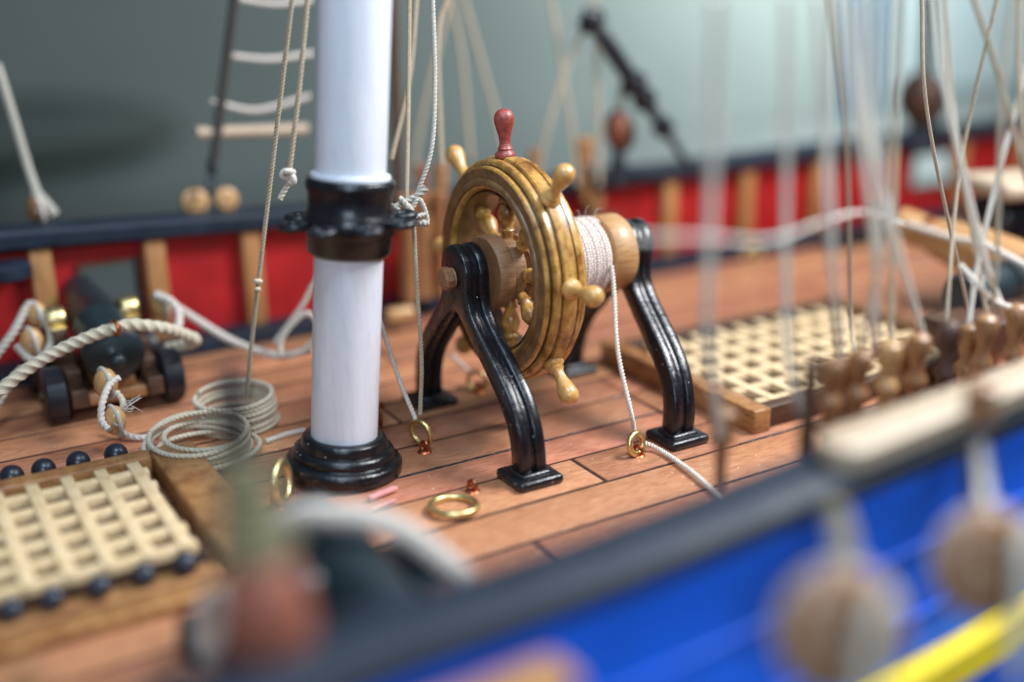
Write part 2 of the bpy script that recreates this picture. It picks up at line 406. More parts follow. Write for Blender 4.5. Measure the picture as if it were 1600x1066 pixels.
# pale capping strip with rounded end lying on the rail
bm = B(); pts = []
x0, x1 = 6.55, 16
prof = []
N_ = 40
ringsA = []
for i in range(N_):
    x = x0 + (x1-x0)*(i/(N_-1))**2
    t = min(1, (x-x0)/0.22); h = 0.235*math.sqrt(max(0.02, 1-(1-t)**2)); yc = hull_y(x)-0.33
    ringsA.append([bm.verts.new((x, yc+s*h, z)) for s, z in ((1, 2.09), (-1, 2.09), (-1, 2.24), (-0.8, 2.27), (0.8, 2.27), (1, 2.24))])
for a, b in zip(ringsA, ringsA[1:]):
    for k in range(6): bm.faces.new((a[k], a[(k+1) % 6], b[(k+1) % 6], b[k]))
bm.faces.new(ringsA[0]); bm.faces.new(ringsA[-1])
tag(mk('capping_strip', bm, 'palewood', None, loc=(10, 6.2, 2.09)), 'pale wooden capping strip with a rounded end lying on the near black rail', 'wood strip')
# wooden channel plank at the bottom edge
bm = bx(B(), (2.35, 5.03, 1.78), (2.1, 0.36, 0.16), 0.07, Matrix.Rotation(math.radians(2), 3, 'Z'))
tag(mk('channel_plank', bm, 'post', None, loc=(2.35, 5.0, 1.7)), 'pale wooden channel plank sticking out of the blue hull side at the bottom edge', 'wood strip')

# ------------------------------------------------------------------ the ship's wheel on its two brackets
AY, AZ = 12.42, 2.24
sw = root('ship_wheel', (7.9, 12.27, 0), 'wooden ship\'s wheel with one red handle on black brackets, rope wound on its drum', 'ship wheel')
def outline():
    half = [(-1.645, 0.09), (-1.64, 0.45), (-1.555, 0.76), (-1.36, 1.06), (-1.02, 1.36), (-0.66, 1.64), (-0.44, 1.84), (-0.375, 2.02)]
    arc = [(0.385*math.cos(a), AZ+0.04+0.385*math.sin(a)) for a in [PI-(0.10+i*(PI-0.2)/16) for i in range(17)]]
    outer = half + arc + [(-a, b) for a, b in reversed(half)]
    inner_h = [(1.375, 0.09), (1.37, 0.42), (1.29, 0.66), (1.12, 0.91), (0.82, 1.18), (0.46, 1.48), (0.20, 1.69), (0.06, 1.78)]
    inner = inner_h + [(-a, b) for a, b in reversed(inner_h)]
    return outer + inner
def smooth2(P, it=1):
    for _ in range(it):
        Q = []
        for i in range(len(P)):
            a, b = Vector(P[i]), Vector(P[(i+1) % len(P)])
            if (a-b).length < 0.09: Q.append(tuple(a)); continue
            Q += [tuple(a.lerp(b, .25)), tuple(a.lerp(b, .75))]
        P = Q
    return P
def bracket(xc, yaw_=0.0, lean=0.0):
    P = [(d - 0.15*max(0, (abs(d)-0.5))/1.15, z) for d, z in smooth2(outline(), 2)]; n = len(P); V = [Vector(p) for p in P]
    area_ = sum(V[i].x*V[(i+1) % n].y - V[(i+1) % n].x*V[i].y for i in range(n)); sgn = 1 if area_ > 0 else -1
    nr = []
    for i in range(n):
        t = (V[(i+1) % n]-V[i-1]).normalized(); nr.append(Vector((-t.y, t.x))*sgn)
    bm = B(); loops = []
    for x, ins in ((-0.18, 0.035), (-0.168, 0.010), (-0.145, 0), (-0.055, 0.0), (-0.035, 0.012), (-0.022, 0.04), (0.022, 0.04), (0.035, 0.012), (0.055, 0), (0.145, 0), (0.168, 0.010), (0.18, 0.035)):
        loops.append([bm.verts.new((xc+x, AY+(V[i]+nr[i]*ins).x, (V[i]+nr[i]*ins).y)) for i in range(n)])
    for a, b in zip(loops, loops[1:]):
        for i in range(n): bm.faces.new((a[i], a[(i+1) % n], b[(i+1) % n], b[i]))
    bm.faces.new(loops[0]); bm.faces.new(loops[-1])
    for v in bm.verts: v.co.x += yaw_*(v.co.y-AY) + lean*v.co.z/2.65
    return bm
for xc, yw, ln in ((6.71, 0.05, -0.04), (9.10, 0.10, 0.24)):
    br = mk('bracket', bracket(xc, yw, ln), 'black', sw, angle=50)
    for s in (-1, 1):
        bm = B()
        xf = xc + yw*s*1.5
        bx(bm, (xf, AY-0.14+s*1.50, 0.065), (0.64, 0.62, 0.125), 0.055, None, 4)
        bx(bm, (xf, AY-0.14+s*1.50, 0.12), (0.42, 0.38, 0.09), 0.045, None, 4)
        mk('foot', bm, 'black', br, angle=60)
# rim : turned ring with steps and grooves
XF = 7.05
def R_(r, h): return (r, h)
prof = [(1.08, 0.0), (1.30, 0.0), (1.32, 0.015), (1.33, 0.05), (1.315, 0.07), (1.33, 0.085), (1.385, 0.09), (1.405, 0.11), (1.405, 0.165), (1.38, 0.18), (1.385, 0.20), (1.425, 0.215), (1.435, 0.235),
        (1.435, 0.37), (1.42, 0.385), (1.385, 0.40), (1.38, 0.415), (1.405, 0.43), (1.405, 0.49), (1.385, 0.51), (1.33, 0.52), (1.32, 0.57), (1.30, 0.60),
        (1.08, 0.60), (1.05, 0.585), (1.03, 0.55), (1.03, 0.45), (1.0, 0.43), (1.0, 0.17), (1.03, 0.15), (1.03, 0.05), (1.05, 0.015)]
prof = [(r*1.035, h*1.02) for r, h in prof]
bm = rings_closed(B(), prof, (XF, AY, AZ), (1, 0, 0), 96)
rim = mk('rim', bm, 'wheelwood', sw, angle=28)
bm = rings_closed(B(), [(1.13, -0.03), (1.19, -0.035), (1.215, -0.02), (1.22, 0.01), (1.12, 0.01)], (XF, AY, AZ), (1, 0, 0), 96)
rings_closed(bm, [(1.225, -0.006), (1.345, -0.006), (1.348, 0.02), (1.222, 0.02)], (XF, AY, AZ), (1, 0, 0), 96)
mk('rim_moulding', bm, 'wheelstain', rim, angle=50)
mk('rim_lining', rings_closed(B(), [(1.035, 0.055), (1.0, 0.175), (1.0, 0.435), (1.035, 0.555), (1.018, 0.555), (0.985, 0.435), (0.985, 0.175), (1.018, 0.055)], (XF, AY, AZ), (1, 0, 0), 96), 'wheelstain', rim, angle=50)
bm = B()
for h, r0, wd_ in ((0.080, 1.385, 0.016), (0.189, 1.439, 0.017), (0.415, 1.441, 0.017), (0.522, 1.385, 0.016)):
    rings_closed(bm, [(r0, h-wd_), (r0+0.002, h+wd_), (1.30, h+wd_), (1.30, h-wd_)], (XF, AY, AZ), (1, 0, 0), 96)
mk('rim_groove', bm, 'wheelgroove', rim, angle=50)  # bands of darker wood colour inside the rim grooves
hp = [(0.0, -0.03), (0.105, -0.03), (0.125, -0.01), (0.125, 0.035), (0.10, 0.055), (0.085, 0.075), (0.098, 0.09), (0.075, 0.115), (0.066, 0.16), (0.075, 0.23), (0.098, 0.31), (0.118, 0.38), (0.124, 0.43), (0.113, 0.48), (0.08, 0.52), (0.04, 0.537), (0.0, 0.54)]
sp = [(0.05, 0.40), (0.06, 0.50), (0.075, 0.52), (0.055, 0.55), (0.085, 0.66), (0.10, 0.74), (0.075, 0.84), (0.055, 0.87), (0.085, 0.90), (0.085, 0.93), (0.06, 0.96), (0.06, 1.02)]
for k in range(8):
    a = math.radians(90 + 45*k - 2.5); d = Vector((0, math.cos(a), math.sin(a)))
    c = Vector((XF+0.29, AY, AZ))
    h = mk('handle', lathe(B(), [(r*1.06, q*1.12) for r, q in hp], c+d*1.475, d, 24), 'redhandle' if k == 0 else 'handle', rim, angle=60)
    if k == 0: h['label'] = 'brick-red painted top handle'
    mk('spoke', lathe(B(), [(r*1.3, q) for r, q in sp], c, d, 20), 'wheelwood', sw, angle=60)
# hub, drum, collars, axle
mk('hub', lathe(B(), [(0.0, 0.0), (0.47, 0.0), (0.495, 0.03), (0.495, 0.20), (0.475, 0.225), (0.39, 0.24), (0.42, 0.28), (0.42, 0.42), (0.38, 0.46), (0.44, 0.5), (0.44, 0.75), (0.0, 0.75)], (6.94, AY, AZ), (1, 0, 0), 48), 'oakdark', sw, angle=40)
dr = mk('drum', lathe(B(), [(0.0, 0), (0.43, 0), (0.43, 1.05), (0.0, 1.05)], (7.66, AY, AZ), (1, 0, 0), 48), 'oak', sw)
mk('collar', lathe(B(), [(0.0, 0), (0.51, 0), (0.535, 0.025), (0.54, 0.34), (0.52, 0.37), (0.0, 0.37)], (8.72, AY, AZ), (1, 0, 0), 56), 'oak', sw, angle=50)
mk('axle', lathe(B(), [(0.0, 0), (0.12, 0.0), (0.155, 0.03), (0.15, 0.10), (0.12, 0.13), (0.14, 0.16), (0.14, 3.0), (0.0, 3.0)], (6.34, AY, AZ), (1, 0, 0), 10), 'oakdark', sw, angle=20)
bm = B()
for turns, xa, xb, r0, ph in ((21, 7.68, 8.68, 0.475, 0.4), (17, 7.80, 8.66, 0.520, 1.9)):
    path = []
    for i in range(turns*90+1):
        t = i/90; a = t*2*PI + ph; x = xa + (xb-xa)*t/turns
        rr = r0 + 0.007*math.sin(t*2.2)
        path.append(Vector((x+0.012*math.sin(a+1), AY+rr*math.cos(a), AZ+rr*math.sin(a))))
    rope(bm, tuple(path), 0.028, True, lay=6, n=9, amp=0.16)
wd = mk('rope_winding', bm, 'ropepink', dr)
bm = B()
for i in range(16):
    a = random.uniform(0.6, 2.9); x = random.uniform(7.75, 8.65); r0 = 0.56
    p = Vector((x, AY+r0*math.cos(a), AZ+r0*math.sin(a))); dvec = Vector((random.uniform(-.5, .5), math.cos(a), math.sin(a)))
    L = random.uniform(0.05, 0.16); q = p+dvec*L*0.6+Vector((random.uniform(-.06, .06),)*3); s = q+Vector((random.uniform(-1, 1), random.uniform(-1, 1), random.uniform(-.3, .6)))*L*0.6
    rope(bm, [p, q, s], 0.0017, False, 0.02, n=4)
tag(mk('loose_fibre', bm, 'ropewhite', wd), kind='stuff')

# rope from the drum to the ring on the deck
line([(8.60, AY-0.56, 2.22), (8.55, 11.72, 1.9), (8.32, 11.3, 1.25), (8.20, 10.85, 0.62), (8.29, 10.86, 0.27)], 0.029, 'ropewhite', 'twisted white rope running from the wheel drum down to a brass ring on deck', True, name='tiller_rope')
line([(8.31, 10.76, 0.14), (8.48, 10.57, 0.06), (8.42, 9.91, 0.06), (8.30, 9.34, 0.06), (8.13, 8.69, 0.06)], 0.029, 'ropewhite', 'white rope end leaving the brass ring beside the right bracket towards the near rail', True, name='tiller_rope')

# ------------------------------------------------------------------ eyebolts and rings
def ringbolt(base_, rc, axis, R, r, label, eye=True, mat='brass'):
    t = root('ring_bolt', base_, label, 'ring bolt', 'ring bolts in the deck')
    mk('ring', torus(B(), rc, axis, R, r), mat, t)
    if eye:
        bm = torus(B(), (base_[0], base_[1], 0.075), (1, 0.3, 0), 0.062, 0.026, 24, 8)
        lathe(bm, [(0.0, 0.02), (0.10, 0.0), (0.085, 0.02), (0.03, 0.035), (0, 0.035)], (base_[0], base_[1], 0), (0, 0, 1), 16, False)
        mk('eye', bm, 'copper', t)
    return t
ringbolt((5.92, 12.25, 0.00), (5.94, 12.38, 0.22), (0.95, 0.35, 0.15), 0.17, 0.036, 'brass ring standing edge-on in a copper eye between mast and wheel bracket')
ringbolt((8.21, 10.66, 0.00), (8.19, 10.68, 0.16), (0.25, -0.9, 0.2), 0.135, 0.042, 'brass ring holding the wheel rope beside the foot of the right bracket')
ringbolt((5.88, 10.88, 0.00), (5.45, 10.55, 0.06), (0.05, 0.05, 1), 0.27, 0.043, 'brass ring lying flat on the deck in front of the left bracket')
ringbolt((3.72, 11.75, 0.00), (3.84, 11.85, 0.26), (0.75, -0.6, 0.1), 0.235, 0.05, 'blurred brass ring standing by the left side of the mast foot')
ringbolt((7.60, 13.80, 0.00), (7.60, 13.84, 0.16), (0.8, 0.6, 0.0), 0.145, 0.035, 'small brass ring seen behind the left bracket under the wheel')
t = tag(mk('eye_bolt', torus(torus(B(), (5.81, 13.39, 0.09), (1, -.3, 0), 0.075, 0.03, 24, 8), (5.88, 13.56, 0.20), (0.2, 1, 0), 0.055, 0.024, 20, 8), 'copper', None, loc=(5.90, 13.59, 0.00)), 'small dark copper eye bolt just right of the white mast foot', 'eye bolt')
t = tag(mk('copper_strip', bx(bx(B(), (4.90, 11.33, 0.05), (0.42, 0.10, 0.05), 0.02, Matrix.Rotation(0.25, 3, 'Z')), (4.80, 11.08, 0.03), (0.34, 0.05, 0.03), 0.01, Matrix.Rotation(0.2, 3, 'Z')), 'pink', None, loc=(4.94, 11.42, 0.00)), 'shiny pink scrap lying on deck against the front of the mast foot', 'scrap')

# ------------------------------------------------------------------ mast
mb = Vector((4.78, 12.26, 0)); md = Vector((0.086, 0.0, 1)).normalized()
ms = root('mast', tuple(mb), 'white mast with a black collar and a stepped black foot', 'mast')
mk('pole', lathe(B(), [(0.0, 0.3), (0.415, 0.3), (0.415, 3.0), (0.415, 9.5), (0, 9.5)], mb, md, 64), 'white', ms)
mk('mast_foot', lathe(B(), [(0.0, 0), (0.70, 0), (0.735, 0.04), (0.735, 0.17), (0.70, 0.21), (0.65, 0.215), (0.63, 0.23), (0.64, 0.27), (0.62, 0.33), (0.57, 0.355), (0.54, 0.36), (0.53, 0.40), (0.53, 0.46), (0.50, 0.495), (0.43, 0.50), (0.0, 0.50)], mb, md, 64), 'black', ms, angle=60)
col = mk('collar', lathe(B(), [(0.0, 2.80), (0.47, 2.80), (0.50, 2.84), (0.51, 3.02), (0.53, 3.06), (0.55, 3.10), (0.55, 3.24), (0.52, 3.30), (0.50, 3.34), (0.50, 3.52), (0.53, 3.60), (0.53, 3.68), (0.50, 3.71), (0.0, 3.71)], mb, md, 64), 'black', ms, angle=60)
mk('ring', lathe(B(), [(0.0, 3.70), (0.47, 3.70), (0.475, 3.73), (0.46, 3.76), (0.0, 3.76)], mb, md, 64), 'white', col)  # thin white ring added as the glare of the mast paint
lug0 = mb+md*3.20
for k in range(8):
    a = math.radians(-95 + 45*k); d = Vector((math.cos(a), math.sin(a), 0))
    c = lug0 + d*0.68
    bm = B(); torus(bm, c, (0, 0, 1), 0.12, 0.06, 24, 8, 0.8); bx(bm, lug0+d*0.53, (0.2, 0.16, 0.10), 0.02, Matrix.Rotation(a, 3, 'Z'))
    mk('cleat', bm, 'blackmatt', col, angle=60)

# ------------------------------------------------------------------ gratings and hatch coamings
def grating(bm, x0, x1, y0, y1, px, py, wx, z, t):
    """battens both ways; the bars along y lie proud of the ones along x"""
    y = y0
    while y <= y1+1e-4:
        e = random.uniform(-.02, .03)
        bxr(bm, (x0, y-wx/2, z-t), (x1+e, y+wx/2, z-0.018+random.uniform(-.004, .004)), 0.012); y += py
    x = x0+px*0.55
    while x < x1-0.05:
        w_ = wx*random.uniform(0.94, 1.06)
        bxr(bm, (x-w_/2, y0-wx/2-random.uniform(0, .03), z-t*0.9), (x+w_/2, y1+wx/2, z+random.uniform(-.004, .004)), 0.012); x += px
    return bm
h1 = root('hatch', (0.5, 12, 0), 'left hatch with a dark brown coaming round a pale wooden grating', 'hatch', 'deck hatches')
mk('grating', grating(B(), -2.42, 2.52, 10.80, 13.08, 0.385, 0.42, 0.145, 0.35, 0.14), 'grate', h1, angle=30)
mk('coaming_bar', bxr(B(), (-3.3, 13.19, 0), (2.66, 13.46, 0.36), 0.035), 'hatchwood', h1, angle=60)
mk('coaming_bar', bxr(B(), (-3.3, 10.32, 0.02), (2.66, 10.62, 0.16), 0.02), 'hatchwood', h1, angle=60)
bm = B(); 
for i in range(1): bx(bm, (2.95, 12.0, 0.16), (0.56, 3.1, 0.32), 0.05, None, 3)
bmesh.ops.translate(bm, vec=(0.02, 0, 0), verts=bm.verts)
mk('coaming_end', bm, 'hatchwood', h1, angle=60)
mk('hatch_well', bxr(B(), (-2.6, 10.65, 0.01), (2.65, 13.15, 0.05)), 'darkwood', h1, False)
h2 = root('hatch', (12, 12.2, 0), 'right hatch with a dark brown coaming round a pale square-holed grating', 'hatch', 'deck hatches')
mk('grating', grating(B(), 10.34, 14.6, 10.76, 13.5, 0.46, 0.485, 0.155, 0.30, 0.14), 'grate', h2, angle=30)
bm = bxr(B(), (9.92, 10.36, 0), (10.22, 13.95, 0.34), 0.02); mk('coaming_end', bm, 'hatchwood', h2, angle=60)
mk('coaming_bar', bxr(B(), (10.225, 10.44, 0), (14.8, 10.66, 0.31), 0.02), 'darkwood', h2, angle=60)
mk('coaming_bar', bxr(B(), (10.225, 13.62, 0), (14.8, 13.85, 0.31), 0.02), 'darkwood', h2, angle=60)
mk('coaming_end', bxr(B(), (14.8, 10.4, 0), (15.05, 13.9, 0.33), 0.02), 'hatchwood', h2, angle=60)
mk('hatch_well', bxr(B(), (10.23, 10.67, 0.01), (14.79, 13.6, 0.05)), 'darkwood', h2, False)
# shot rack and cannonballs
bm = bxr(B(), (-3.3, 10.02, 0), (2.75, 10.30, 0.13), 0.03)
tag(mk('shot_rack', bm, 'hatchwood', None, loc=(0, 10.15, 0)), 'narrow reddish-brown shot rack on deck in front of the left grating', 'shot rack')
def ball(x, y, z, r, label, group):
    bm = bmesh.new(); bmesh.ops.create_uvsphere(bm, u_segments=32, v_segments=18, radius=r); bmesh.ops.translate(bm, vec=(x, y, z), verts=bm.verts)
    tag(mk('cannonball', bm, 'ball', None, loc=(x, y, z-r)), label, 'cannonball', group)
wh = ['at the photo edge', 'second from the photo edge', 'second from the coiled rope', 'nearest the wooden block and coiled rope']
for k, x in enumerate((1.13, 1.50, 1.91, 2.37)):
    ball(x, 13.92, 0.17, 0.148, 'black cannonball behind the left hatch, '+wh[k], 'cannonballs behind the left hatch')
wh = ['leftmost at the photo edge', 'second from the left', 'middle one of the five', 'fourth from the left', 'rightmost by the corner of the coaming']
for k, x in enumerate((0.66, 1.03, 1.47, 1.90, 2.32)):
    ball(x, 10.50, 0.26, 0.125, 'blurred black cannonball in front of the left grating, '+wh[k], 'cannonballs in front of the left grating')

# ------------------------------------------------------------------ cannon
def cannon(loc, label, cap='brass'):
    t = root('cannon', loc, label, 'cannon', 'deck cannons')
    X, Y = loc[0], loc[1]
    # local frame: muzzle towards +Y, rear wheels at Y
    bz = 0.97
    body = lathe(B(), [(0.0, -0.32), (0.07, -0.31), (0.11, -0.25), (0.10, -0.17), (0.06, -0.12), (0.09, -0.09), (0.20, -0.05), (0.33, -0.02), (0.40, 0.02), (0.42, 0.05), (0.42, 0.16), (0.39, 0.18), (0.405, 0.24), (0.40, 0.5), (0.395, 0.95), (0.40, 0.97), (0.40, 1.03), (0.385, 1.05), (0.34, 1.8), (0.26, 2.6), (0.25, 2.75), (0.25, 2.85), (0.24, 2.92), (0.15, 2.93), (0.14, 2.5), (0.0, 2.5)],
                 (X, Y-0.42, bz), (0.04, 1, 0.09), 48)
    mk('barrel', body, 'gunmetal', t, angle=60)
    for s in (-1, 1):
        bm = B(); cx = X+s*0.52
        bxr(bm, (cx-0.11, Y-0.38, 0.26), (cx+0.11, Y+1.9, 0.52), 0.02)
        bxr(bm, (cx-0.108, Y-0.05, 0.50), (cx+0.108, Y+1.88, 0.72), 0.02)
        bxr(bm, (cx-0.106, Y+0.28, 0.70), (cx+0.106, Y+1.86, 0.92), 0.02)
        bxr(bm, (cx-0.104, Y+0.60, 0.90), (cx+0.104, Y+1.84, 1.12), 0.02)
        ch = mk('cheek', bm, 'darkwood', t, angle=50)
        bm = B(); rings = lathe(bm, [(0, -0.13), (0.17, -0.13), (0.19, -0.11), (0.19, 0.11), (0.17, 0.13), (0, 0.13)], (cx, Y+0.95, 1.22), (1, 0, 0), 24)
        bx(bm, (cx, Y+0.95, 1.13), (0.23, 0.55, 0.05), 0.015)
        mk('trunnion_cap', bm, cap, ch, angle=50)
    mk('bed', bx(bx(B(), (X, Y-0.14, 0.34), (0.80, 0.42, 0.16), 0.02), (X, Y+0.2, 0.5), (0.55, 0.9, 0.14), 0.02), 'brown', t, angle=50)
    for yy, r in ((0.0, 0.40), (1.45, 0.38)):
        mk('axle', bx(B(), (X, Y+yy, 0.27+0.05), (1.62, 0.24, 0.2), 0.02), 'darkwood', t, angle=50)
        for s in (-1, 1):
            wv = mk('wheel', lathe(B(), [(0.0, -0.15), (0.36, -0.15), (r, -0.12), (r, 0.12), (0.36, 0.15), (0.0, 0.15)], (X+s*0.80, Y+yy, r), (1, 0, 0), 40), 'blackmatt', t, angle=50)
            mk('axle_pin', lathe(B(), [(0, -0.02), (0.08, -0.02), (0.08, 0.05), (0.05, 0.07), (0, 0.07)], (X+s*0.93, Y+yy, r), (s, 0, 0), 16), 'darkwood', wv)
    return t
cannon((2.80, 15.95, 0), 'far black cannon on a stepped brown carriage with brass caps at the red bulwark')
c2 = cannon((3.15, 8.75, 0), 'near blurred black cannon seen breech first under a pale rope arc', 'gunmetal'); c2.rotation_euler = (0, 0, PI)
line([(0.76, 15.31, 0.48), (1.80, 15.42, 1.09), (2.79, 15.21, 1.45), (3.28, 15.14, 1.40), (3.72, 15.40, 1.15), (3.93, 15.57, 0.95), (3.66, 16.13, 0.73)], 0.085, 'rope', 'thick pale breeching rope arching over the breech of the far cannon', True)
line([(2.46, 8.49, 1.30), (2.60, 8.38, 1.53), (2.84, 8.17, 1.68), (3.21, 7.95, 1.67), (3.59, 7.77, 1.47), (3.97, 7.50, 1.06)], 0.115, 'ropewhite', 'thick blurred white breeching rope arching over the near cannon', False)
tag(mk('copper_staple', torus(B(), (2.78, 15.14, 1.47), (1, 0.2, 0), 0.10, 0.025, 24, 8), 'copper', None, loc=(2.78, 15.14, 1.47)), 'small copper staple hooked over the rope above the far cannon breech', 'staple')

# blocks
def block(c, r, label, mat='tan', ax=(0.6, 0.5, 0.35), strap='ropegrey'):
    t = root('pulley_block', c, label, 'block', 'wooden pulley blocks')
    bm = bmesh.new(); bmesh.ops.create_uvsphere(bm, u_segments=28, v_segments=18, radius=r)
    for v in bm.verts: v.co.x *= 0.78; v.co.y *= 0.85; v.co.z *= 1.15
    bmesh.ops.rotate(bm, matrix=Matrix.Rotation(0.35, 3, 'X'), verts=bm.verts); bmesh.ops.translate(bm, vec=c, verts=bm.verts)
    mk('shell', bm, mat, t)
    bm = torus(B(), c, (1, 0.15, 0.1), r*1.07, r*0.15, 32, 8)
    mk('strop', bm, strap, t)
    mk('sheave', torus(B(), Vector(c)+Vector((0, -r*0.82, r*0.15)), (0.1, 1, -.4), r*0.20, r*0.09, 20, 8), strap, t)
    return t
block((2.54, 14.98, 0.77), 0.20, 'tan wooden block at the back of the far cannon carriage')
block((2.50, 14.44, 0.43), 0.19, 'tan wooden block on deck under the far cannon, above the cannonballs')
block((2.06, 17.05, 1.28), 0.19, 'tan block left of the far cannon, upper one of a pair')
block((1.91, 16.77, 0.96), 0.21, 'pale tan block left of the far cannon, lower one of a pair')
block((3.76, 16.64, 1.25), 0.20, 'pale tan block right of the far cannon against the red bulwark')
line([(2.67, 14.71, 0.91), (2.54, 14.65, 0.87), (2.38, 14.44, 0.72), (2.32, 14.34, 0.52), (2.37, 14.20, 0.41)], 0.045, 'ropewhite', 'white cord looping between the two tan blocks below the far cannon', True)
line([(2.60, 14.63, 0.75), (2.64, 14.50, 0.64), (2.56, 14.34, 0.43)], 0.04, 'rope', 'short frayed cord end on the lower tan block by the cannonballs', True)
bm = B()
for i in range(12):
    p = Vector((2.59, 14.38, 0.58)); rope(bm, [p, p+Vector((random.uniform(0, .16), random.uniform(-.05, .05), random.uniform(-.06, .10))), p+Vector((random.uniform(.1, .28), random.uniform(-.05, .05), random.uniform(-.08, .16)))], 0.005, False, 0.03, n=4)
tag(mk('frayed_fibre', bm, 'ropewhite', None, loc=(2.59, 14.38, 0.58)), 'wisp of loose white fibres sticking out beside the lower tan block', 'fibres', kind='stuff')
line([(2.56, 15.04, 0.20), (2.63, 14.80, 0.10), (2.79, 14.61, 0.06), (3.06, 14.54, 0.05)], 0.042, 'ropewhite', 'white cord lying on deck from the lower tan block to the rope coil', True)
line([(1.38, 16.79, 0.82), (1.69, 16.85, 1.13), (2.00, 17.03, 1.46), (2.17, 16.83, 1.20), (2.13, 16.63, 0.92), (1.89, 16.57, 0.73), (1.70, 16.77, 0.95)], 0.06, 'ropegrey', 'grey rope looped round the pair of blocks left of the far cannon', True)
line([(1.21, 15.97, 0.34), (1.48, 16.16, 0.61), (1.69, 16.33, 0.75)], 0.055, 'ropegrey', 'grey rope slanting down at the left edge below the pair of blocks', True)
line([(3.67, 16.53, 1.45), (3.83, 16.29, 1.39), (3.89, 16.18, 1.20), (3.82, 16.03, 1.03)], 0.06, 'ropewhite', 'white rope bending round the block on the right of the far cannon', True)
line([(3.87, 16.71, 1.29), (4.27, 16.59, 0.94), (4.72, 16.20, 0.61), (5.17, 15.63, 0.49), (5.61, 15.30, 0.61)], 0.06, 'ropewhite', 'pale rope sagging from the block right of the far cannon to behind the mast', True)
line([(5.07, 15.25, 0.62), (5.13, 15.31, 0.85), (5.32, 15.28, 1.07), (5.54, 15.20, 1.20), (5.63, 15.04, 0.93), (5.34, 15.11, 0.65)], 0.045, 'ropewhite', 'loop of pale rope standing on deck just left of the mast', True)
line([(5.13, 15.62, 0.71), (5.59, 15.65, 1.18), (5.95, 15.72, 1.61), (6.57, 15.64, 2.05)], 0.04, 'ropegrey', 'thin grey rope slanting up behind the white mast below its collar', False)

# rope coils
def coil(c, R, n, rise, label, wob, r=0.033, squash=0.8):
    path = []; steps = 190
    ph = random.random()*6
    for i in range(int(n*steps)+1):
        t = i/steps; a = 2*PI*t+2.6
        k = int(t)
        rr = R*(1+wob*math.sin(ph+t*2.4)+wob*0.6*math.sin(a*2+t))
        ox = wob*0.9*math.sin(t*1.7+ph); oy = wob*0.7*math.cos(t*2.3)
        path.append(Vector((c[0]+ox+rr*math.cos(a), c[1]+oy+rr*squash*math.sin(a), c[2]+r+rise*t+wob*0.25*math.sin(a+ t*2)*min(1, t))))
    return tag(mk('rope_coil', rope(B(), tuple(path), r, True, lay=6), 'rope', None, loc=c), label, 'rope coil', 'rope coils')
coil((3.38, 13.62, 0.34-0.32), 0.60, 7, 0.05, 'flat loose coil of pale cord at the corner of the left hatch', 0.09, squash=1.05)
coil((4.12, 14.45, 0.0), 0.52, 7, 0.065, 'taller round coil of pale cord standing left of the mast', 0.025, squash=1.0)
line([(4.23, 13.60, 0.04), (4.58, 13.69, 0.04), (4.82, 13.70, 0.04)], 0.036, 'ropewhite', 'short length of white cord on deck touching the mast foot', True)

# ------------------------------------------------------------------ running rigging around the mast
line([(5.03, 13.58, 5.75), (4.78, 13.90, 3.96), (4.47, 14.10, 2.10), (4.26, 14.43, 0.42)], 0.030, 'ropetan', 'thin tan line slanting down left of the mast into the round coil', True)
tag(mk('rope_knot', torus(torus(B(), (4.45, 14.05, 2.12), (0.2, 0.2, 1), 0.03, 0.035, 16, 8), (4.43, 14.03, 2.02), (0.1, 0.3, 1), 0.02, 0.028, 16, 8), 'rope', None, loc=(4.45, 14.05, 2.12)), 'small knot in the thin tan line left of the mast', 'knot')
line([(5.15, 13.38, 5.75), (4.91, 13.31, 4.56), (4.73, 13.32, 3.65)], 0.032, 'ropetan', 'tan line dropping from the top edge to the left cleat of the mast collar', True)
tag(mk('rope_knot', torus(torus(torus(B(), (4.72, 13.32, 3.65), (0.2, 0.2, 1), 0.055, 0.04, 16, 8), (4.74, 13.28, 3.56), (1, 0.3, 0), 0.05, 0.035, 16, 8), (4.68, 13.33, 3.62), (0, 1, 0.3), 0.05, 0.03, 16, 8), 'ropewhite', None, loc=(4.72, 13.32, 3.65)), 'white knot above the left cleat of the mast collar', 'knot')
line([(4.75, 13.33, 3.57), (4.70, 13.38, 3.46), (4.60, 13.38, 3.31)], 0.035, 'rope', 'short tail of pale cord under the white knot at the mast collar', True)
line([(5.35, 12.53, 5.75), (5.16, 12.54, 4.54), (5.01, 12.60, 3.48), (4.96, 12.58, 3.21)], 0.055, 'ropegrey', 'grey rope running up the front of the white mast from its collar', False)
line([(4.94, 12.58, 3.01), (4.91, 12.62, 2.76)], 0.04, 'ropetan', 'short tan rope end hanging below the front cleat of the mast collar', True)
line([(6.81, 13.36, 5.72), (6.66, 13.07, 4.71), (6.47, 12.85, 3.86), (6.21, 12.83, 3.24)], 0.030, 'ropegrey', 'grey-tan line right of the mast reaching the right cleat knot', True)
line([(6.79, 13.99, 5.71), (6.55, 13.64, 4.43), (6.24, 13.18, 3.09)], 0.032, 'ropetan', 'tan line dropping beside the right edge of the white mast', False)
line([(7.34, 14.88, 5.69), (7.05, 14.62, 4.58), (6.55, 14.26, 3.51)], 0.035, 'ropetan', 'blurred tan line slanting behind the right edge of the mast', False)
bm = B()
rope(bm, [(5.81, 12.84, 3.12), (6.00, 12.76, 3.21), (6.17, 12.69, 3.30), (6.28, 12.66, 3.40)], 0.045, True)
rope(bm, [(5.87, 12.74, 2.95), (6.01, 12.60, 3.13), (6.14, 12.58, 3.27), (6.22, 12.54, 3.00), (6.12, 12.58, 2.92)], 0.03, True)
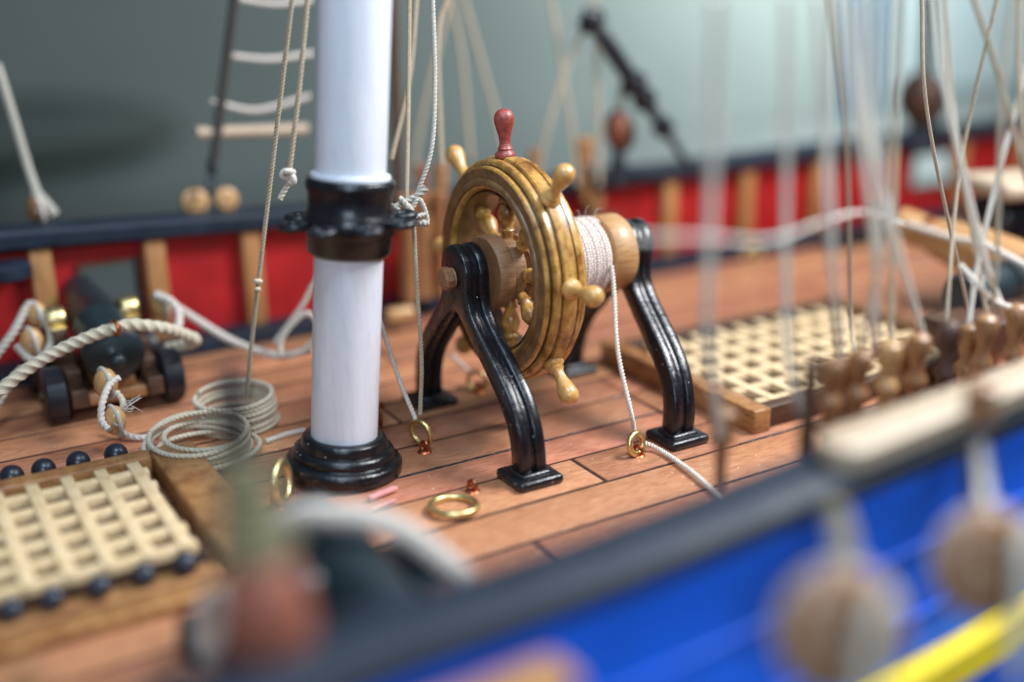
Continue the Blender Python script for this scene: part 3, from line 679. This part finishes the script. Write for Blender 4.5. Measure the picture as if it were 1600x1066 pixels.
rope(bm, [(5.93, 12.71, 3.29), (5.99, 12.57, 3.18), (6.06, 12.53, 3.02), (6.22, 12.53, 2.96)], 0.04, True)
rope(bm, [(5.83, 12.74, 3.21), (5.95, 12.50, 3.09), (6.17, 12.49, 3.09)], 0.03, True)
tag(mk('rope_knot', bm, 'ropegrey', None, loc=(6.01, 12.60, 3.13)), 'bulky knot of grey and white cords on the right cleat of the mast collar', 'knot')
line([(6.11, 12.71, 2.94), (6.05, 12.56, 2.14), (5.99, 12.38, 1.25), (5.89, 12.28, 0.52)], 0.028, 'ropetan', 'taut tan line from the mast collar down to the edge-on brass ring', True)
line([(5.67, 13.52, 2.45), (5.73, 13.05, 1.63), (5.77, 12.64, 0.95), (5.83, 12.29, 0.46)], 0.030, 'ropewhite', 'white line slanting from behind the mast down to the edge-on brass ring', True)
line([(7.47, 14.37, 0.43), (7.64, 14.05, 0.18)], 0.03, 'ropewhite', 'short white line reaching the small ring behind the left bracket', False)

# far shrouds left of mast
line([(5.80, 18.24, 5.68), (5.58, 18.40, 4.49), (5.38, 18.49, 3.47), (5.28, 18.59, 2.92)], 0.085, 'ropedark', 'thick dark shroud rising from the far rail left of the mast', False)
line([(2.32, 19.43, 4.69), (2.42, 19.32, 3.91), (2.52, 19.18, 3.07), (2.57, 19.02, 2.73)], 0.065, 'ropegrey', 'pale line coming in at the left edge down to the far rail', False)
for k, pts in enumerate(([(5.65, 18.57, 4.72), (6.35, 18.49, 4.63), (7.12, 18.42, 4.69)], [(5.33, 18.49, 4.01), (6.03, 18.37, 3.83), (6.95, 18.26, 4.01)], [(5.99, 18.70, 5.59), (6.60, 18.67, 5.50), (7.27, 18.66, 5.55)])):
    line(pts, 0.045, 'ropewhite', 'thin pale ratline across the dark shroud, '+('middle one', 'lowest and sagging one', 'topmost at the photo edge')[k], False, 'ratlines', 'ratline', 'ratline')
tag(mk('sheer_pole', rope(B(), [(5.07, 18.57, 3.51), (6.92, 18.43, 3.44)], 0.10, False, 0.3), 'palewood', None, loc=(5.07, 18.57, 3.51)), 'thick pale wooden bar crossing the dark shroud just above the rail', 'bar')
def sph(bm, c, r, s=(1, 1, 1)):
    t = bmesh.new(); bmesh.ops.create_uvsphere(t, u_segments=20, v_segments=14, radius=r); bmesh.ops.scale(t, vec=s, verts=t.verts); bmesh.ops.translate(t, vec=c, verts=t.verts)
    me = bpy.data.meshes.new('t'); t.to_mesh(me); t.free(); bm.from_mesh(me); bpy.data.meshes.remove(me); return bm
def deadeye(c, r, label, axis=(0, -1, 0.1), mat='tan', strop='ropedark', lany=None, holes=True, tail=None):
    t = root('deadeye', c, label, 'deadeye', 'deadeyes')
    c = Vector(c); R = frame_from(axis)
    pf = [(0.0, -0.32*r), (0.7*r, -0.30*r), (0.93*r, -0.2*r), (1.0*r, -0.10*r), (0.93*r, 0.0), (1.0*r, 0.10*r), (0.93*r, 0.2*r), (0.7*r, 0.30*r), (0.0, 0.32*r)]
    mk('body', lathe(B(), pf, c, axis, 40), mat, t)
    mk('strop', torus(B(), c, axis, r*1.0, r*0.11, 40, 8), strop, t)
    for k in range(3):
        a = PI/2 + k*2*PI/3; h = c + R @ Vector((0.42*r*math.cos(a), 0.42*r*math.sin(a), 0.31*r))
        mk('hole', torus(B(), h, axis, r*0.13, r*0.05, 16, 6), strop, t)
    if lany:
        mk('lanyard', rope(B(), lany[0], lany[1], False), lany[2], t)
    return t
deadeye((4.98, 18.79, 2.34), 0.23, 'tan deadeye on the far rail left of the mast, left one of a pair')
deadeye((5.50, 18.72, 2.34), 0.20, 'tan deadeye on the far rail left of the mast, right one of a pair')
tag(mk('shackle', torus(rope(B(), [(5.29, 18.61, 2.99), (5.16, 18.39, 2.55)], 0.07, False), (5.25, 18.54, 2.93), (1, 0, 0), 0.10, 0.05, 16, 8), 'blackmatt', None, loc=(5.16, 18.39, 2.55)), 'dark iron shackle between the pair of deadeyes on the far rail', 'shackle')
block((2.54, 18.93, 2.46), 0.22, 'small brown block tied with white rope on the far rail at the left', 'brown', strap='ropewhite')
line([(2.53, 18.93, 2.75), (2.65, 18.79, 2.57), (2.75, 18.78, 2.39)], 0.08, 'ropegrey', 'grey rope wrapped over the small brown block on the far rail', False)
tag(mk('bitt', lathe(B(), [(0, 0.05), (0.12, 0.05), (0.12, 0.1), (0.36, 0.14), (0.36, 0.30), (0.3, 0.34), (0, 0.34)], (1.85, 17.95, 1.55), (0, 0, 1), 24), 'rail', None, loc=(1.78, 17.30, 1.71)), 'dark blue-grey mushroom-shaped fitting below the rail at the left edge', 'fitting')

# far pin rail behind the mast/wheel : pins
def pin(c, h, r, label, mat='brown', group='belaying pins'):
    bm = lathe(B(), [(0, -0.5*h), (0.35*r, -0.5*h), (0.45*r, 0.0), (0.5*r, 0.08*h), (0.9*r, 0.10*h), (0.75*r, 0.2*h), (0.9*r, 0.36*h), (0.85*r, 0.46*h), (0.5*r, 0.5*h), (0, 0.5*h)], c, (0, 0, 1), 20)
    tag(mk('belaying_pin', bm, mat, None, loc=c), label, 'belaying pin', group)
pin((9.16, 17.85, 2.21), 1.1, 0.14, 'blurred belaying pin on the far rail just left of the wheel top', 'post')
pin((8.76, 17.82, 2.15), 1.2, 0.13, 'blurred belaying pin on the far rail beside the knot of the mast collar', 'redbrown')
pin((11.23, 18.01, 2.34), 0.9, 0.13, 'blurred brown belaying pin right behind the top of the wheel rim', 'post')
pin((12.29, 17.87, 2.32), 1.25, 0.19, 'pale blurred belaying pin on the far rail above the rope drum', 'post')
pr = mk('pin_rail', bxr(B(), (8.13, 18.11, 1.94), (12.77, 17.66, 1.86), 0.05), 'rail', None)
bpy.data.objects.remove(pr)
tag(mk('far_mast', lathe(B(), [(0, 0), (0.09, 0), (0.09, 5), (0.08, 9), (0, 9)], (8.35, 18.00, 1.82), (0.02, 0, 1), 20), 'darkwood', None, loc=(8.35, 18.00, 1.82)), 'dark blurred pole rising right behind the white mast', 'pole')
bpy.data.objects[-1] if False else None
t = root('cleat_bar', (12.11, 17.90, 1.52), 'dark blurred bar with iron fittings on the inside of the far bulwark behind the wheel', 'bar')
mk('bar', bxr(B(), (8.39, 17.70, 0.93), (13.06, 18.05, 1.38), 0.03), 'darkwood', t)
BIT = ((8.27, 17.50, 0.40), (8.56, 17.50, 0.42), (8.92, 17.50, 0.40))
for k, (x, y, r, mt, lb) in enumerate(((640, 470, 0.16, 'brown', 'first of three right of the white mast'), (662, 465, 0.13, 'brown', 'middle one of three right of the white mast'), (690, 462, 0.13, 'brown', 'just left of the wheel'))):
    p = BIT[k]
    tag(mk('timber_post', lathe(B(), [(0, 0), (r, 0), (r, 1.7), (r*1.3, 1.78), (r*1.3, 1.9), (0, 1.95)], p, (0, 0, 1), 16), mt, None, loc=p), 'blurred brown upright at the far bulwark, '+lb, 'post', 'uprights at the far bulwark')
# hanging brown block and rail fitting
block((13.05, 17.80, 3.00), 0.34, 'reddish brown block hanging above the far rail right of the wheel', 'redbrown', strap='ropedark')
line([(13.11, 17.90, 3.35), (13.23, 17.99, 3.77), (13.34, 18.03, 4.02)], 0.07, 'ropetan', 'short tan rope holding the hanging brown block', False)
tag(mk('rail_fitting', lathe(B(), [(0, -0.3), (0.22, -0.3), (0.15, 0.1), (0.1, 0.35), (0, 0.35)], (12.90, 17.63, 2.33), (0, 0, 1), 20), 'blackmatt', None, loc=(12.90, 17.63, 2.33)), 'black iron fitting on the far rail under the hanging brown block', 'fitting')
# black davit / boom
A = Vector((14.49, 17.38, 2.21)); Bp = Vector((12.15, 17.75, 5.30)); L = (Bp-A).length
t = root('boom', tuple(A), 'black slanting boom with iron bands rising from the far rail', 'boom')
mk('spar', lathe(B(), [(0, 0), (0.07, 0), (0.09, 0.3*L), (0.15, 0.45*L), (0.17, 0.75*L), (0.13, 0.97*L), (0.05, L), (0, L)], A, Bp-A, 20), 'blackmatt', t)
for f, r in ((0.27, 0.19), (0.45, 0.22), (0.55, 0.24), (0.93, 0.24)):
    mk('band', lathe(B(), [(0, -0.12), (r, -0.12), (r*1.15, 0), (r, 0.12), (0, 0.12)], A+(Bp-A)*f, Bp-A, 20), 'blackmatt', t)
far = [([(9.81, 18.52, 5.60), (9.10, 18.39, 3.53), (8.78, 18.24, 2.31)], 'tan far line slanting left just right of the mast top'),
       ([(9.89, 18.72, 5.60), (9.98, 18.48, 4.49), (9.90, 18.08, 2.69)], 'tan far line falling steeply above the upper left wheel handle'),
       ([(10.08, 18.60, 5.60), (10.26, 18.31, 4.49), (10.43, 18.04, 3.41), (10.53, 17.72, 2.09)], 'tan far line falling to the red wheel handle'),
       ([(11.89, 18.49, 5.56), (11.85, 18.06, 4.37), (11.82, 17.71, 3.40), (11.83, 17.45, 2.12)], 'tan far line falling above the right side of the wheel'),
       ([(12.37, 18.00, 5.01), (11.84, 17.96, 4.09), (11.43, 17.85, 3.18), (11.19, 17.88, 2.24)], 'tan far line slanting down left from the boom head'),
       ([(12.79, 18.32, 5.55), (12.57, 17.88, 4.05), (12.36, 17.48, 2.06)], 'upright tan far line between wheel and hanging block'),
       ([(8.06, 15.30, 5.67), (7.86, 15.30, 5.04), (7.68, 14.95, 3.22)], 'blurred brownish line close right of the mast')]
for pts, lb in far: line(pts, 0.045, 'ropetan', lb, False)

# ------------------------------------------------------------------ lines in front, right side
near = [([(5.76, 6.67, 5.82), (6.04, 6.97, 4.78), (6.20, 7.14, 3.56), (6.35, 7.29, 2.91), (6.92, 7.69, 1.65)], 0.042, 'ropepale', 'very blurred pale line, first one right of the black boom'),
        ([(6.87, 7.11, 5.79), (7.12, 7.26, 4.66), (7.33, 7.37, 3.34), (7.49, 7.41, 2.42), (7.63, 7.34, 1.82)], 0.034, 'ropepale', 'upright blurred pale line over the left part of the right grating'),
        ([(7.17, 7.05, 5.78), (7.49, 7.16, 4.65), (7.71, 7.18, 3.45), (8.74, 7.90, 1.94)], 0.037, 'ropepale', 'blurred pale line just left of the middle of the right grating'),
        ([(7.73, 7.33, 5.77), (8.05, 7.29, 4.59), (8.44, 7.31, 3.33), (9.27, 7.90, 1.95)], 0.036, 'ropepale', 'blurred slanting line, third of the pale group over the right grating'),
        ([(8.03, 7.39, 5.76), (8.29, 7.39, 4.56), (8.72, 7.30, 3.42), (10.10, 7.90, 1.94)], 0.036, 'ropepale', 'blurred slanting line, rightmost of the pale group over the right grating'),
        ([(7.51, 6.73, 5.78), (7.81, 6.85, 4.66), (8.10, 6.95, 3.45), (9.01, 7.90, 1.96)], 0.030, 'ropepale', 'blurred upright line crossing the slanting ones above the right grating'),
        ([(9.70, 7.98, 5.73), (9.99, 7.93, 4.77), (10.43, 7.85, 3.66), (10.92, 7.76, 2.60), (11.55, 7.90, 2.00)], 0.035, 'ropepale', 'long slanting line crossing the wooden spar at the right'),
        ([(10.66, 8.26, 5.71), (10.91, 8.12, 5.11), (11.24, 7.97, 4.27), (11.38, 7.75, 3.57)], 0.030, 'ropetan', 'tan line slanting down right at the top right corner'),
        ([(11.41, 8.01, 4.95), (11.28, 8.04, 4.19), (11.12, 8.05, 3.33), (10.95, 8.00, 2.61), (10.80, 7.90, 1.97)], 0.030, 'ropepale', 'pale line slanting down left across the wooden spar'),
        ([(11.47, 8.26, 5.69), (11.30, 8.02, 4.82), (11.21, 7.72, 3.88)], 0.028, 'ropetan', 'short upright tan line at the right photo edge'),
        ([(10.65, 8.00, 2.78), (10.79, 7.83, 2.56), (11.01, 7.74, 2.35), (11.26, 7.67, 2.25), (11.50, 7.62, 2.16)], 0.032, 'ropepale', 'white rope curving out to the right below the wooden spar'),
        ([(5.32, 7.08, 3.95), (5.95, 6.93, 3.90), (6.68, 6.94, 3.78), (7.87, 7.44, 3.72), (8.89, 7.89, 3.60), (10.02, 8.31, 3.27)], 0.022, 'ropepale', 'blurred pale rope sagging from the wheel drum side to the wooden spar')]
near += [([(8.96, 8.67, 5.73), (9.39, 8.67, 4.20), (9.86, 8.80, 2.05), (9.01, 7.90, 1.96)], 0.024, 'ropetan', 'fine tan line crossing the pale group over the right grating'),
         ([(8.74, 7.57, 5.75), (9.04, 7.71, 4.34), (9.52, 7.90, 1.97)], 0.028, 'rope', 'fine pale line slanting down left across the pale group'),
         ([(11.81, 8.79, 5.68), (11.52, 8.81, 3.70), (10.41, 7.90, 1.96)], 0.022, 'ropetan', 'thin tan line slanting left towards the blackish belaying pin'),
         ([(10.40, 8.41, 5.71), (10.77, 8.32, 4.13), (11.17, 7.90, 1.99)], 0.026, 'rope', 'thin pale line running close beside the long line that crosses the spar'),
         ([(10.13, 7.36, 5.73), (10.21, 7.41, 4.73), (10.73, 7.59, 2.81), (11.17, 7.90, 1.99)], 0.024, 'rope', 'thin pale upright line near the boat at the right edge'),
         ([(11.90, 9.96, 5.66), (12.03, 9.73, 4.02), (13.42, 9.58, 0.68)], 0.024, 'ropetan', 'thin tan line passing the dark brown block at the top right')]
for pts, r, mt, lb in near: line(pts, r, mt, lb, False)

# spar with copper eye, and black boat at the right edge
A = Vector((15.54, 13.03, 1.76)); Bp = Vector((15.83, 10.24, 1.34)); L = (Bp-A).length
t = root('spar', tuple(A), 'thick golden-brown wooden spar lying across the deck at the right edge', 'spar')
mk('pole', lathe(B(), [(0, 0), (0.22, 0.0), (0.29, 0.08), (0.29, 0.45), (0.25, 0.6), (0.35, 0.9), (0.42, 1.6), (0.42, L), (0, L)], A, Bp-A, 28), 'oak', t)
mk('eye', torus(B(), A+(Bp-A).normalized()*0.62+Vector((-0.05, -0.1, 0.16)), (0.6, 0.2, 0.3), 0.12, 0.05, 20, 8), 'copper', t)
line([(15.28, 12.60, 1.85), (15.24, 11.63, 1.80), (15.07, 11.02, 1.86), (14.86, 10.40, 1.83), (15.02, 9.72, 1.58)], 0.055, 'ropewhite', 'white rope lying along the golden-brown spar', True)
bt = root('boat', (20.0, 13.5, 0), 'black ship\'s boat with a pale wooden gunwale cut by the right photo edge', 'boat')
mk('hull', bx(B(), (18.34, 11.89, 1.52), (3.1, 1.2, 1.25), 0.25, Matrix.Rotation(-0.3, 3, 'Z'), 4), 'black', bt)
mk('gunwale', bx(B(), (18.25, 11.89, 2.36), (3.2, 1.5, 0.3), 0.12, Matrix.Rotation(-0.3, 3, 'Z'), 4), 'palewood', bt)
mk('keel_block', bx(B(), (17.37, 11.00, 0.90), (3.2, 1.2, 0.55), 0.1, Matrix.Rotation(-0.3, 3, 'Z'), 3), 'darkwood', bt)
c3 = root('gun_slide', (16.53, 11.49, 0.00), 'dark teal blurred gun slide on deck behind the wooden pins', 'gun slide')
mk('body', lathe(B(), [(0, 0), (0.30, 0), (0.36, 0.1), (0.36, 1.2), (0.32, 1.3), (0.30, 2.6), (0, 2.6)], (13.83, 10.32, 1.33), (1, 0.1, 0.02), 24), 'gunmetal', c3)
mk('base', bx(B(), (14.08, 9.81, 1.03), (2.4, 0.9, 0.4), 0.05), 'darkwood', c3)
# blurred block & hanging dark piece at the top right over the far rail
block((22.12, 18.17, 3.00), 0.55, 'dark brown blurred block above the far rail at the top right', 'darkwood', strap='ropedark')
tag(mk('rail_fitting', lathe(B(), [(0, -0.5), (0.45, -0.5), (0.35, 0.2), (0.25, 0.5), (0, 0.5)], (22.41, 18.31, 2.21), (0, 0, 1), 20), 'blackmatt', None, loc=(22.41, 18.31, 2.21)), 'black blurred fitting on the far rail below the dark brown block', 'fitting')
line([(22.25, 18.40, 5.37), (22.19, 18.24, 4.24), (22.16, 18.17, 3.37)], 0.16, 'ropedark', 'dark blurred rope dropping to the dark brown block at the top right', False)
# small fittings along the foot of the far bulwark
tag(mk('eye_bolt', torus(B(), (16.48, 17.60, 0.11), (0.3, 1, 0), 0.18, 0.08, 20, 8), 'brass', None, loc=(16.48, 17.60, 0.11)), 'blurred yellowish eye bolt at the foot of the far bulwark right of the bracket', 'eye bolt')
tag(mk('wooden_cleat', bx(B(), (7.94, 17.20, 0.30), (0.55, 0.25, 0.22), 0.08, None, 3), 'tan', None, loc=(7.94, 17.20, 0.30)), 'blurred yellow wooden cleat on deck between mast and left bracket', 'cleat')
tag(mk('shot_garland', bx(B(), (19.37, 17.40, 0.15), (1.6, 0.35, 0.55), 0.08, None, 3), 'blackmatt', None, loc=(19.37, 17.40, 0.15)), 'dark blurred box at the foot of the far bulwark left of the wooden spar', 'box')

# ------------------------------------------------------------------ pin rack by the near rail at the right
rk = root('pin_rack', (10.2, 7.6, 0), 'dark wooden rack carrying a row of blurred belaying pins behind the near rail', 'pin rack')
mk('rail', bxr(B(), (8.2, 7.48, 1.40), (13.6, 7.72, 1.49), 0.03), 'brown', rk)
for x in (8.35, 10.9, 13.4): mk('post', bxr(B(), (x-0.06, 7.52, 0.0), (x+0.06, 7.68, 1.398), 0.02), 'darkwood', rk)
pl = [((8.31, 7.60, 1.73), 0.86, 'brown', 'the one nearest the dark post'), ((8.85, 7.90, 1.54), 0.9, 'pinbrown', 'darker, second from the post'), ((8.71, 7.60, 1.73), 0.90, 'brown', 'the one left of the lightest pin'), ((9.14, 7.60, 1.73), 0.94, 'tan', 'the lightest of the row'), ((9.75, 7.90, 1.54), 0.95, 'pinbrown', 'just right of the lightest'),
      ((9.60, 7.60, 1.71), 0.98, 'brown', 'left of the blackish one'), ((10.08, 7.60, 1.70), 1.1, 'darkwood', 'the blackish one in the row'),
      ((10.83, 7.90, 1.52), 1.0, 'pinbrown', 'just right of the blackish one'), ((10.70, 7.60, 1.70), 1.05, 'brown', 'second from the photo edge'), ((11.25, 7.60, 1.70), 1.1, 'brown', 'at the photo edge')]
for p, h, mt, lb in pl:
    q = 0.56*h
    bm = lathe(B(), [(0, -0.36), (0.06, -0.36), (0.08, -0.05), (0.125, 0.0), (0.12, 0.08*q), (0.07, 0.25*q), (0.105, 0.55*q), (0.135, 0.78*q), (0.115, 0.92*q), (0.05, q), (0, q)], p, (0, 0, 1), 20)
    tag(mk('belaying_pin', bm, mt, None, loc=p), 'belaying pin in the rack behind the near rail, '+lb, 'belaying pin', 'belaying pins in the near rack')
bm = B()
for i, (x, y) in enumerate(((1405, 628), (1440, 618), (1480, 615), (1590, 548))): pass
# tall dark post and small brown pin
tag(mk('timber_post', lathe(B(), [(0, 0), (0.08, 0), (0.085, 0.8), (0.08, 1.0), (0.085, 1.08), (0, 1.10)], (7.12, 6.75, 1.60), (0, 0, 1), 20), 'darkwood', None, loc=(7.12, 6.75, 1.60)), 'dark blurred upright post just inside the near rail, in front of the right hatch', 'post')
pin((7.04, 7.79, 1.45), 0.85, 0.15, 'small blurred brown pin in front of the corner of the right hatch', 'brown')

# ------------------------------------------------------------------ deadeyes and blocks outside the near hull
deadeye((4.98, 4.31, 1.96), 0.40, 'large blurred brown deadeye hanging over the blue hull side, left one with grey lanyard', (-0.42, -0.85, 0.3), 'deadeye', 'ropetan',
        ([(5.23, 4.14, 2.22), (4.85, 3.93, 2.36), (4.71, 3.84, 2.24), (4.54, 3.71, 1.95)], 0.05, 'ropegrey'))
deadeye((6.59, 4.44, 1.91), 0.38, 'large blurred brown deadeye over the blue hull side, right one at the photo edge', (-0.42, -0.85, 0.3), 'deadeye', 'ropetan',
        ([(6.82, 4.29, 2.21), (6.50, 4.11, 2.19), (6.35, 3.97, 1.91), (6.15, 3.80, 1.47)], 0.055, 'ropegrey'))
for (x, y, d, lb) in ((1318, 842, 7.6, 'dark olive strop with an iron link above the left large deadeye'), (1525, 745, 8.5, 'dark olive strop with an iron link above the right large deadeye')):
    pass
bm = rope(B(), [(5.79, 5.15, 2.22), (5.59, 4.89, 2.19), (5.28, 4.58, 2.18)], 0.10, False)
tag(mk('chain_plate', bm, 'ropeolive', None, loc=(5.59, 4.89, 2.19)), 'olive-dark strop running up from the left large deadeye to the near rail', 'strop')
bm = rope(B(), [(7.57, 5.35, 2.29), (7.22, 5.04, 2.22), (6.87, 4.72, 2.11)], 0.11, False)
tag(mk('chain_plate', bm, 'blackmatt', None, loc=(7.22, 5.04, 2.22)), 'black strop running up from the right large deadeye to the near rail', 'strop')
tag(mk('mounting_peg', lathe(B(), [(0, 0), (0.13, 0), (0.13, 0.3), (0.06, 0.34), (0, 0.34)], (7.63, 5.38, 2.47), (0, 0, 1), 20), 'brown', None, loc=(7.63, 5.38, 2.47)), 'small brown peg on the pale capping strip above the right large deadeye', 'peg')

# blurred post with olive lashing in the lower left
t = root('lashed_post', (2.03, 6.86, 0.84), 'very blurred reddish wooden post with olive rope lashing and black tip at the lower left', 'post')
mk('body', lathe(B(), [(0, 0), (0.26, 0), (0.29, 0.2), (0.29, 0.75), (0.24, 1.0), (0.14, 1.12), (0, 1.12)], (1.84, 6.00, 1.51), (-0.10, 0, 1), 28), 'redbrown', t)
bm = B()
A0 = Vector((1.78, 6.10, 2.63)); A1 = Vector((1.82, 6.42, 3.22))
for i in range(7):
    f = i/6; torus(bm, A0.lerp(A1, f*0.75), (0.1*math.sin(i*2), 0.15*math.cos(i), 1), 0.20-0.10*f, 0.05, 24, 8)
mk('lashing', bm, 'ropeolive', t)
mk('tip', lathe(B(), [(0, 0), (0.09, 0), (0.10, 0.3), (0.085, 0.75), (0.03, 0.85), (0, 0.85)], (2.15, 7.67, 2.51), (0.02, 0, 1), 20), 'blackmatt', t)
block((3.25, 7.61, 1.18), 0.19, 'round blurred pinkish-tan block beside the near cannon breech', 'tan', strap='ropetan')
# blurred fittings low at the left
tag(mk('rope_bundle', rope(B(), [(1.95, 8.10, 0.76), (2.04, 8.04, 1.07), (2.00, 8.03, 1.29), (1.91, 8.21, 1.01), (1.92, 8.18, 0.61)], 0.085, False), 'ropewhite', None, loc=(1.95, 8.10, 0.76)), 'blurred white rope loop in front of the shot rack by the lashed post', 'rope')
tag(mk('iron_fitting', sph(rope(B(), [(1.85, 8.58, 0.59), (1.90, 8.63, 0.80)], 0.10, False), (1.87, 8.44, 0.58), 0.15), 'blackmatt', None, loc=(1.87, 8.57, 0.59)), 'black blurred iron fitting in front of the right end of the shot rack', 'fitting')
tag(mk('timber_post', lathe(B(), [(0, 0), (0.16, 0), (0.17, 0.9), (0.1, 1.0), (0, 1.0)], (0.49, 7.40, 0.51), (0, 0, 1), 20), 'brown', None, loc=(0.49, 7.40, 0.51)), 'brown blurred peg at the bottom left corner of the photo', 'post')
